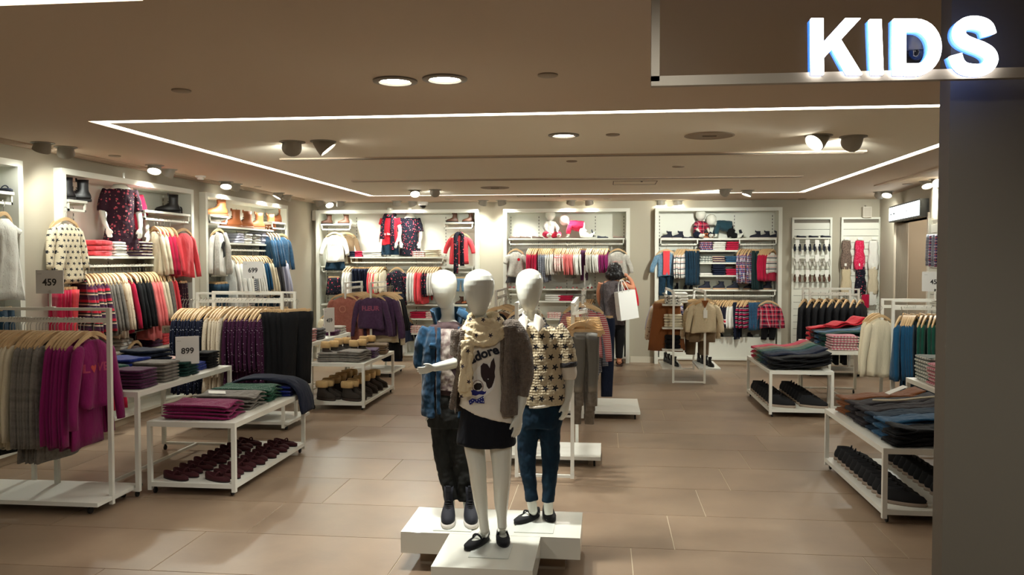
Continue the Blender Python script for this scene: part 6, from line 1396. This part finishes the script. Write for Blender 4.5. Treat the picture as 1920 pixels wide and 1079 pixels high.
sw = remeshed('star_sweater', m, C('star_knit', (216, 198, 164), 'stars', (24, 24, 34), s=20, knit=70), .0055, 3, root, .004, .05); parts.append(sw)
m = MB(); m.tube([J(1063.5, 678), J(1064.5, 688)], [.054, .053], 18); parts.append(remeshed('sleeve_cuff', m, C('cuff_dark', (60, 56, 58), knit=140), .006, 1, root))
m = MB(); m.tube([J(1064, 680), J(1067, 700, Y+.005), J(1067, 712, Y+.005)], [.042, .041, .034], 16, sub=2); m.tube([J(1014, 754), J(1015, 760)], [.1, .1], 20)
parts.append(remeshed('undershirt', m, tee, .006, 2, root, .004, .04))
m = MB(); rings = []
for k, (cz, rx, ry) in enumerate(((612, .088, .075), (604, .066, .06), (592, .05, .05), (586, .052, .052))):
    c = J(996+k*.5, cz, Y+.01); rings.append([c+V((rx*cos(a), ry*sin(a), .02*sin(a))) for a in [radians(-72+324*q/24) for q in range(25)]]+[c+V(((rx-.008)*cos(a), (ry-.008)*sin(a), .02*sin(a))) for a in [radians(252-324*q/24) for q in range(25)]])
m.loft(rings)
def wing(pts, y0, th=.009):
    m.loft([[J(a, b, Y+y0+c_) for a, b, c_ in pts], [J(a, b, Y+y0+th+c_) for a, b, c_ in pts]])
wing([(983, 588, 0), (974, 596, 0), (964, 616, -.012), (986, 624, -.03), (990, 606, -.01)], -.085); wing([(1003, 588, 0), (1014, 594, .0), (1024, 608, .01), (1010, 624, -.03), (999, 612, -.01)], -.085)
parts.append(remeshed('shirt_collar', m, tee, .0045, 2, root))
m = MB(); trunk(m, [(J(1012, 742), .112, .084), (J(1013, 765), .12, .09), (J(1012, 788), .122, .088), (J(1011, 800), .115, .08)])
for a in ([(991, 790), (988, 850), (990, 885), (995, 920), (998, 940)], [(1030, 790), (1032, 850), (1031, 885), (1029, 920), (1028, 942)]): m.tube([J(p, q, Y-.004*i) for i, (p, q) in enumerate(a)], [.062, .05, .043, .035, .034], 16, sub=3)
parts.append(remeshed('jeans', m, C('jeans_ink', (14, 44, 62), 'heather', (10, 34, 52), s=25), .0055, 2, root, .005, .05))
settle(root, parts); mannequin_shoes(root, 'flat', [(f1[0]-(f1[1]-f1[0])*.04, f1[1]), (f2[0]-(f2[1]-f2[0])*.04, f2[1])], BS, .215)
# ================= headless display busts
def bust(loc, rot, label, top, topcol, bottom=None, pole=.1, sleeve=.5, extra=None, dress=False, k=1.0):
    root = empty('bust_mannequin', label, 'mannequin', loc, rot); m = MB()
    trunk(m, [(V((0, 0, -.02)), .11, .08), (V((0, 0, .06)), .122, .088), (V((0, 0, .2)), .095, .07), (V((0, 0, .34)), .11, .078), (V((0, 0, .43)), .118, .072), (V((0, 0, .47)), .09, .055), (V((0, 0, .51)), .052, .048), (V((0, 0, .62)), .046, .044)])
    for sd in (-1, 1):
        m.tube([(sd*.115, 0, .44), (sd*.15, .01, .34), (sd*.17, 0, .23), (sd*.165, -.06, .13), (sd*.15, -.1, .07)], [.036, .033, .029, .025, .019], 12, sub=2)
        hand(m, (sd*.15, -.1, .07), (sd*.135, -.14, -.04), V((-sd, -.3, 0)), .3)
        m.tube([(sd*.05, 0, 0), (sd*.052, 0, -.12)], [.055, .05], 14)
    remeshed('body', m, GLOSSW, .007, 3, root)
    m = MB(); hem = -.16 if dress else .02
    rows = [(V((0, 0, .458)), .1, .064), (V((0, 0, .452)), .115, .07), (V((0, 0, .44)), .13, .082), (V((0, 0, .34)), .128, .092), (V((0, 0, .2)), .12, .086)]
    rows += [(V((0, 0, .1)), .135, .1)] + ([(V((0, 0, .0)), .155, .115, 0, .004), (V((0, 0, -.14)), .175, .13, 0, .01)] if dress else [(V((0, 0, .03)), .142, .104, .1, .004)])
    trunk(m, rows)
    for sd in (-1, 1): m.tube([(sd*.115, 0, .445), (sd*.152, .01, .34), (sd*.172, 0, .24)] if sleeve > .4 else [(sd*.115, 0, .445), (sd*.15, .01, .35)], [.048, .048, .046][:3 if sleeve > .4 else 2], 14, sub=2)
    remeshed(top, m, topcol, .008, 2, root, .006, .06)
    if bottom:
        m = MB(); trunk(m, [(V((0, 0, .06)), .128, .095), (V((0, 0, -.02)), .14, .1), (V((0, 0, -.13)), .15, .11)]); remeshed(bottom[0], m, bottom[1], .008, 2, root)
    MB().tube([(0, 0, -.1), (0, 0, -pole-.1)], .012, 10).build('pole', CHROME, root, smooth=True); MB().lathe([(.07, -pole-.112), (.07, -pole-.1), (.01, -pole-.1)], 24).build('base', WHITE, root, auto=40)
    return root
zc1 = B1.uz(700, 482)[1]; p = B1.on(731, zc1, .1)
r_ = bust((p.x, p.y+.02, zc1+.162), radians(-6), 'headless mannequin in red tee with dark floral scarf and denim skirt', 't_shirt', RED, ('denim_skirt', DENIMD), .05, .3)
m = MB(); m.tube([V((.075*cos(a), .07*sin(a), .5+.02*sin(a))) for a in [2*pi*q/20 for q in range(21)]], .03, 10)
m.tube([(-.07, -.07, .48), (-.08, -.11, .35), (-.09, -.12, .12)], [.03, .032, .038], 10, sub=3, flat=.6); m.tube([(.07, -.07, .48), (.08, -.11, .3), (.09, -.12, -.06)], [.03, .034, .04], 10, sub=3, flat=.6)
remeshed('scarf', m, FLORB, .008, 2, r_, .006, .04)
me = text_mesh('my little', .05, .001); MB; me.materials.clear(); me.materials.append(plain('print_dot', (232, 232, 236), .7)); put('print', me, r_, (0, -.112, .2), (pi/2, 0, 0))
p = B1.on(768, zc1, .14); bust((p.x, p.y+.04, zc1+.162), radians(14), 'headless mannequin in black floral blouse beside the red tee one', 'blouse', FLORB, None, .05, .5, dress=True)
zc2 = L2.uz(240, 481)[1]; p = L2.on(224, zc2, .14); bust((p.x+.02, p.y, zc2+.2), radians(48), 'headless mannequin in dark floral dress on the side wall shelf', 'dress', FLORD, None, .09, .5, dress=True)
p = L2.on(236, zc2, .2); bust((p.x-.04, p.y+.12, zc2+.18), radians(60), 'headless mannequin in crimson top just behind the floral dress one', 'blouse', CRIM, ('skirt', FLORD), .07, .5)
# ================= baby mannequins on the top shelves
def baby_sit(bay, px, z, label, topm, botm):
    p = bay.on(px, z, .14); root = empty('baby_mannequin', label, 'mannequin', p, radians(20)); m = MB()
    m.ell((0, 0, .37), (.078, .085, .09), 10); m.tube([(0, .02, .26), (0, .01, .32)], [.03, .03], 10)
    m.tube([(0, .05, .06), (0, .05, .15), (0, .02, .25)], [.085, .08, .06], 14, sub=2)
    for sd in (-1, 1):
        m.tube([(sd*.06, .02, .24), (sd*.1, -.03, .17), (sd*.08, -.1, .12)], [.03, .026, .018], 10, sub=2); hand(m, (sd*.08, -.1, .12), (sd*.075, -.15, .09), V((-sd, 0, .3)), .3)
        m.tube([(sd*.05, .02, .055), (sd*.11, -.09, .055), (sd*.07, -.2, .04)], [.05, .04, .03], 10, sub=2); m.tube([(sd*.07, -.2, .035), (sd*.07, -.24, .05)], [.026, .022], 10, caps=True)
    remeshed('body', m, GLOSSW, .008, 2, root)
    m = MB(); m.tube([(0, .05, .07), (0, .05, .15), (0, .02, .25), (0, .015, .275)], [.096, .09, .068, .04], 14, sub=2)
    for sd in (-1, 1): m.tube([(sd*.05, .02, .245), (sd*.1, -.025, .175), (sd*.09, -.06, .145)], [.038, .036, .033], 10, sub=2)
    remeshed('jumper', m, topm, .008, 2, root, .004, .05)
    m = MB()
    for sd in (-1, 1): m.tube([(sd*.05, .03, .06), (sd*.11, -.09, .06), (sd*.075, -.17, .045)], [.058, .048, .04], 10, sub=2)
    remeshed('trousers', m, botm, .008, 2, root)
def baby_crawl(bay, px, z, label, topm, botm, flip=1):
    p = bay.on(px, z, .14); root = empty('baby_mannequin', label, 'mannequin', p, 0); m = MB()
    m.ell((-.12, 0, .29), (.082, .082, .09), 10); m.tube([(-.03, 0, .22), (-.1, 0, .25)], [.03, .03], 10)
    m.tube([(-.02, 0, .2), (.08, 0, .19), (.19, 0, .17)], [.062, .075, .08], 14, sub=2)
    for sd in (-1, 1):
        m.tube([(-.02, sd*.06, .2), (-.05, sd*.08, .1), (-.06, sd*.08, .03)], [.03, .025, .018], 10, sub=2); hand(m, (-.06, sd*.08, .03), (-.115, sd*.085, .012), V((0, -sd, .1)), .1)
        m.tube([(.19, sd*.045, .14), (.17, sd*.06, .045), (.3, sd*.06, .035)], [.052, .042, .03], 10, sub=2); m.tube([(.3, sd*.06, .035), (.34, sd*.06, .08)], [.026, .022], 10, caps=True)
    remeshed('body', m, GLOSSW, .008, 2, root)
    m = MB(); m.tube([(-.045, 0, .215), (.08, 0, .195), (.18, 0, .18)], [.066, .086, .09], 14, sub=2)
    for sd in (-1, 1): m.tube([(-.02, sd*.055, .2), (-.05, sd*.08, .11), (-.055, sd*.08, .07)], [.04, .036, .033], 10, sub=2)
    remeshed('jumper', m, topm, .008, 2, root, .004, .05)
    m = MB(); m.tube([(.17, 0, .16), (.2, 0, .16)], [.088, .08], 12)
    for sd in (-1, 1): m.tube([(.18, sd*.045, .14), (.17, sd*.06, .055), (.26, sd*.06, .042)], [.06, .052, .04], 10, sub=2)
    remeshed('trousers', m, botm, .008, 2, root)
    for sd in (-1, 1): shoe('moccasin', (.335, sd*.06, .085), (radians(-110), 0, radians(90)), [NAVS, RUBB], '', .12, parent=root)
baby_sit(B2, 1032, zs2, 'sitting white baby mannequin in grey jumper and red trousers', LGREY, CRIM)
baby_crawl(B2, 1072, zs2, 'crawling white baby mannequin in crimson cardigan', CRIM, WHT)
baby_sit(B3, 1313, z3, 'sitting white baby mannequin in dark plaid shirt', PLAID, NAVY)
baby_crawl(B3, 1348, z3, 'crawling white baby mannequin in teal shirt and black trousers', C('teal_slate', (34, 66, 78)), BLK)
for k, px in enumerate((1323, 1330)): shoe('boot', B3.on(px, z3, .03), radians(80), [LTAN, RUBW, LACEC], 'tan baby shoe between the two boyswear babies, '+('left' if k == 0 else 'right'), .11)
# ================================================================== shopper seen from behind
Y = 12.2; J = lambda px, py, y=None: WY(px, py, y or Y)
SKIN = plain('skin', (196, 132, 100), .55); HAIR = plain('hair_black', (10, 8, 10), .5)
base = WZ(1150, 688, 0); Y = base.y+.05
def j(px, py, dy=0): return WY(px, py, Y+dy)
m = MB(); hc = j(1152, 509)
m.ell(hc, (.078, .095, .112), 12); m.tube([hc+V((0, .085, -.005)), hc+V((0, .105, -.022))], [.012, .016], 8, caps=True)
for sd in (-1, 1): m.ell(hc+V((sd*.08, 0, -.01)), (.012, .02, .03), 6); m.ell(hc+V((sd*.03, .085, .008)), (.014, .01, .008), 6)
m.ell(hc+V((0, .088, -.055)), (.024, .01, .008), 6)
m.tube([j(1151, 517), j(1150, 524), j(1149, 530)], [.046, .046, .06], 14, sub=2)
trunk(m, [(j(1149, 524), .05, .05), (j(1148, 528), .11, .07), (j(1147, 533), .165, .085), (j(1147, 545), .168, .1), (j(1147, 562), .145, .095), (j(1148, 580), .14, .1), (j(1150, 600), .165, .12), (j(1151, 612), .16, .12)])
for pts in ([(1142, 608), (1141, 635), (1142, 655), (1143, 676)], [(1160, 608), (1162, 635), (1161, 655), (1161, 676)]): m.tube([j(*q) for q in pts], [.085, .062, .052, .036], 14, sub=3)
fz = base.z
feet = []
for (a, b) in (((1143, 676), -.02), ((1161, 676), .02)):
    an = j(*a); h = V((an.x, an.y-.03, .03)); t = V((an.x+b*.8, an.y+.19, .03)); m.tube([an, h+V((0, .02, .03))], [.036, .036], 12); 
    rings = []
    d = (t-h); 
    for k, hw, zt in ((.0, .03, .05), (.25, .034, .06), (.6, .042, .04), (.9, .036, .025), (1.0, .02, .02)): rings.append([h+d*k+V((hw*cos(q), 0, zt/2+zt/2*sin(q))) for q in [2*pi*i/12 for i in range(12)]])
    m.loft(rings); feet.append((h, t))
m.tube([j(1127, 531), j(1123, 548, .02), j(1124, 565, .06), j(1128, 575, .2)], [.045, .04, .034, .026], 12, sub=3); hand(m, j(1128, 575, .2), j(1131, 577, .34), V((0, 0, 1)), .3)
m.tube([j(1166, 531), j(1176, 537, .03), j(1187, 541, .08), j(1184, 528, .14), j(1178, 520, .18)], [.046, .041, .036, .03, .024], 12, sub=3); hand(m, j(1178, 520, .18), j(1168, 513, .24), V((.2, -.2, 1)), .5)
root = empty('person', 'shopper seen from behind in sleeveless patterned top and black trousers, holding up a red garment', 'person', (base.x, Y, 0))
parts = [remeshed('body', m, SKIN, .008, 3, root)]
m = MB(); m.ell(hc+V((0, -.012, .012)), (.112, .118, .118), 12); m.ell(hc+V((-.03, -.03, -.05)), (.11, .1, .085), 10); m.ell(hc+V((.035, -.03, -.05)), (.1, .1, .08), 10)
h_ = remeshed('hair', m, HAIR, .008, 2, root, .014, .04); parts.append(h_)
for v in h_.data.vertices:      # keep the face clear
    q = v.co-hc
    if q.y > .05 and q.z < .05: v.co.y = hc.y+.05
TOPM = C('tunic_pattern', (92, 84, 86), 'dots', (40, 38, 44), s=70, thr=.3)
m = MB(); trunk(m, [(j(1149, 526), .07, .07), (j(1148, 529), .12, .085), (j(1147, 534), .168, .1), (j(1147, 545), .18, .118), (j(1147, 562), .168, .116), (j(1147, 580), .175, .125), (j(1147, 597), .195, .14), (j(1147, 609), .205, .145, 0, .006)])
parts.append(remeshed('sleeveless_top', m, TOPM, .008, 2, root, .008, .08))
m = MB(); trunk(m, [(j(1150, 590), .16, .12), (j(1151, 606), .172, .128), (j(1151, 616), .165, .125)])
for pts in ([(1142, 610), (1141, 635), (1142, 655), (1143, 673)], [(1160, 610), (1162, 635), (1161, 655), (1161, 672)]): m.tube([j(*q) for q in pts], [.092, .072, .06, .05], 14, sub=3)
parts.append(remeshed('trousers', m, BLK, .008, 2, root, .004, .08))
settle(root, parts)
CL = plain('clog_brown', (52, 32, 26), .6)
for h, t in feet:
    c = (h+t)/2-root.location; d = (t-h); m = MB(); rings = []
    for k, hw in ((-.06, .03), (.0, .042), (.5, .046), (.8, .05), (1.0, .042), (1.08, .02)): q = h+d*k-root.location; rings.append([(q.x-hw, q.y, .0), (q.x+hw, q.y, 0), (q.x+hw, q.y, .032), (q.x-hw, q.y, .032)])
    m.loft(rings); o = m.build('clog', CL, root)
    m = MB(); q = h+d*.62-root.location; m.tube([(q.x-.046, q.y, .03), (q.x-.035, q.y, .075), (q.x+.035, q.y, .075), (q.x+.046, q.y, .03)], [.014]*4, 8, sub=2); m.build('strap', CL, o, smooth=True)
# what she holds and carries
hp_ = j(1172, 517, .22)
g_ = garment('top', RED, hp_+V((0, .02, .03)), radians(-20), 'red garment on a hanger held up by the shopper', W=.3, L=.32, sl=.3, T=.06)
c = j(1174, 571, -.12); R = empty('shopping_bag', 'large white paper carrier bag hanging from the shopper\'s shoulder', 'bag', c, radians(28)); R.rotation_euler.y = radians(-8)
m = MB(); m.loft([[(-.15, -.07, -.22), (.15, -.07, -.22), (.15, .07, -.22), (-.15, .07, -.22)], [(-.145, -.06, .2), (.145, -.06, .2), (.145, .06, .2), (-.145, .06, .2)]]); m.build('paper_bag', plain('bag_paper', (232, 232, 228), .6), R)
for sd in (-1, 1): MB().tube([(-.07, sd*.06, .19), (-.06, sd*.05, .3), (-.03, sd*.02, .37), (.0, sd*.05, .3), (.04, sd*.06, .19)], .006, 8, sub=3).build('handle', plain('bag_paper', (232, 232, 228), .6), R, smooth=True)
me = text_mesh('- - - -', .05, .002); me.materials.clear(); me.materials.append(plain('faint_rose_print', (222, 196, 190), .7)); put('print', me, R, (-.151, 0, 0), (pi/2, 0, -pi/2))
c = j(1133, 598, -.08); R = empty('handbag', 'black leather handbag on a shoulder strap at the shopper\'s side', 'bag', c, radians(70))
m = MB(); trunk(m, [(V((0, 0, -.11)), .12, .045), (V((0, 0, -.08)), .135, .055), (V((0, 0, .04)), .12, .045), (V((0, 0, .07)), .1, .02)]); m.build('bag_body', LBLK, R, smooth=True)
q = [j(1134, 588, -.1), j(1131, 560, -.13), j(1131, 540, -.12), j(1132, 529, -.04), j(1132, 532, .08)]
Mi = Matrix.Rotation(-radians(70), 3, 'Z')
MB().tube([Mi@(v-c) for v in q], .012, 8, sub=4, flat=.4).build('shoulder_strap', LBLK, R, smooth=True)
